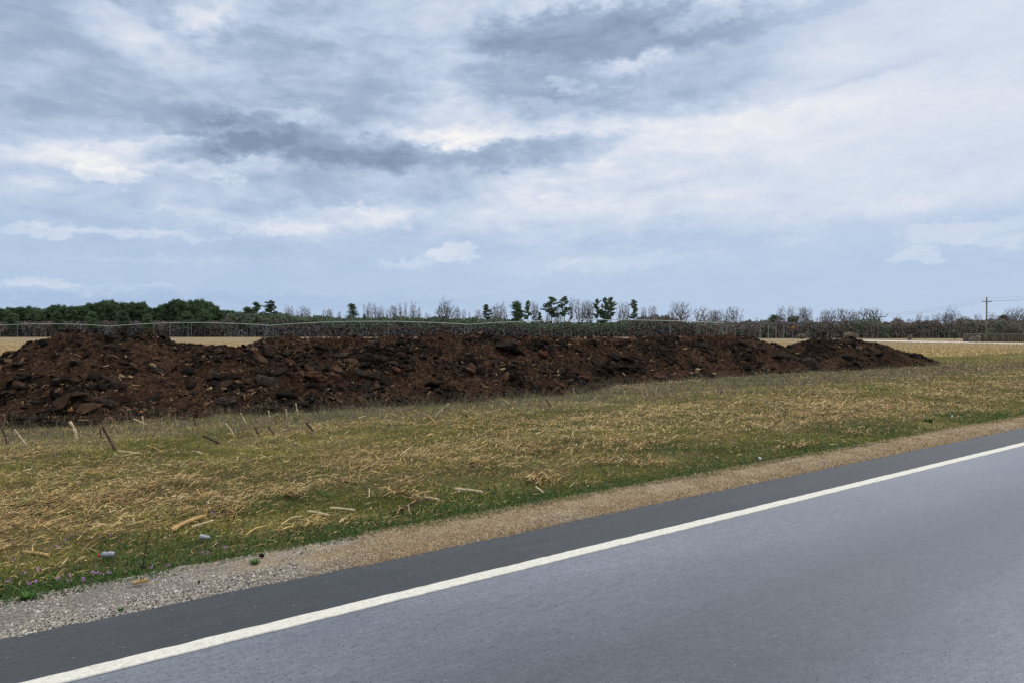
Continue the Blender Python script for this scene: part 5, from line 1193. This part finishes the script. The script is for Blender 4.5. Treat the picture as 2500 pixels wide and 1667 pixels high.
m = MB(); m.box((0, -.4, 1.27), (1.64, 1.5, .36)); m.build('window', M['darkglass'], o)
for sx in (-1, 1):
    for yy in (-1.5, 1.4):
        m = MB(); m.tube([(sx * .8, yy, .36), (sx * .95, yy, .36)], .36, 12); m.build('wheel', M['rubber'], o)
# pale low gravel mounds and a tan grassy bank
def mound(px, D, w, h, mat, nm, lab, cat):
    xs = np.linspace(-1.1, 1.1, 40); gx, gy = np.meshgrid(xs, xs, indexing='ij'); r = np.sqrt(gx ** 2 + gy ** 2)
    z = h * np.clip(1 - r ** 1.6, -.1, 1) * (.75 + .5 * fbm(gx * 3 + px, gy * 3, 401, 4)) + (fbm(gx * 12, gy * 12, 403, 2) - .5) * h * .2
    v = np.stack([gx * w / 2, gy * w / 3, z], -1).reshape(-1, 3); i = np.arange(39)[:, None] * 40 + np.arange(39)[None]; f = np.stack([i, i + 40, i + 41, i + 1], -1).reshape(-1, 4)
    tag(build(nm, v, f, mat, rnd=np.full(len(f), .7), loc=at(px, D, -.05)), lab, cat)
mound(1866, 300, 5.2, .9, M['white'], 'tarp_covered_mound', 'low white covered mound far off between the utility poles', 'mound')
mound(1832, 320, 9.0, 1.6, M['dry'], 'grass_bank', 'tan grassy bank left of the low white mound', 'bank')
# orange and red sign on a post
o = empty('road_sign', at(1936, 150), 0); tag(o, 'small orange and red sign on a post under the pivot overhang', 'sign')
m = MB(); m.tube([(0, .05, 0), (0, .05, 3.4)], .03, 6); m.build('post', M['wire'], o)
m = MB(); m.box((0, 0, 3.05), (.62, .03, .32)); m.build('upper_panel', M['signo'], o)
m = MB(); m.box((0, 0, 2.66), (.68, .03, .44)); m.build('lower_panel', M['signr'], o)
o = empty('white_frame', at(2034, 262), 0); tag(o, 'small white open frame at the wood edge behind the far right heap', 'frame')
m = MB()
for xx in (-.6, .6): m.box((xx, 0, .9), (.12, .1, 1.8))
m.build('post', M['rail'], o); m = MB(); m.box((0, -.01, 1.75), (1.4, .1, .12)); m.box((0, -.01, 1.1), (1.3, .08, .1)); m.build('rail', M['rail'], o)
# brush fence at the far right
o = empty('brush_fence', (0, 0, 0)); tag(o, 'long low brown brushwood fence with a pale top rail at the right edge', 'fence')
def fpt(u): a = Vector(at(2352, 158)); b = Vector(at(2620, 150)); return a.lerp(b, u)
n = 5000; u = rg.random(n); px0, pxe = at(2352, 158), at(2620, 150)
X_ = px0[0] + (pxe[0] - px0[0]) * u; Y_ = px0[1] + (pxe[1] - px0[1]) * u + rg.normal(0, .12, n); hh = rg.uniform(.8, 1.62, n); ww = rg.uniform(.02, .06, n); ln = rg.normal(0, .12, n)
v = np.stack([np.stack([X_ - ww, Y_, 0 * X_], 1), np.stack([X_ + ww, Y_ + .02, 0 * X_], 1), np.stack([X_ + ww + ln, Y_, hh], 1), np.stack([X_ - ww + ln, Y_, hh], 1)], 1).reshape(-1, 3)
build('brushwood', v, np.arange(n * 4).reshape(-1, 4), M['fence'], o, rnd=rg.random(n))
m = MB(); m.tube([fpt(0) + Vector((0, 0, 1.66)), fpt(.5) + Vector((0, 0, 1.70)), fpt(1) + Vector((0, 0, 1.66))], .07, 6); m.build('rail', M['rail'], o)
for k in range(12):
    m = MB(); p = fpt(k / 11); m.tube([p - Vector((0, .2, 0)), p + Vector((0, -.2, 1.75))], .06, 6); m.build('post', M['polewood'], o)
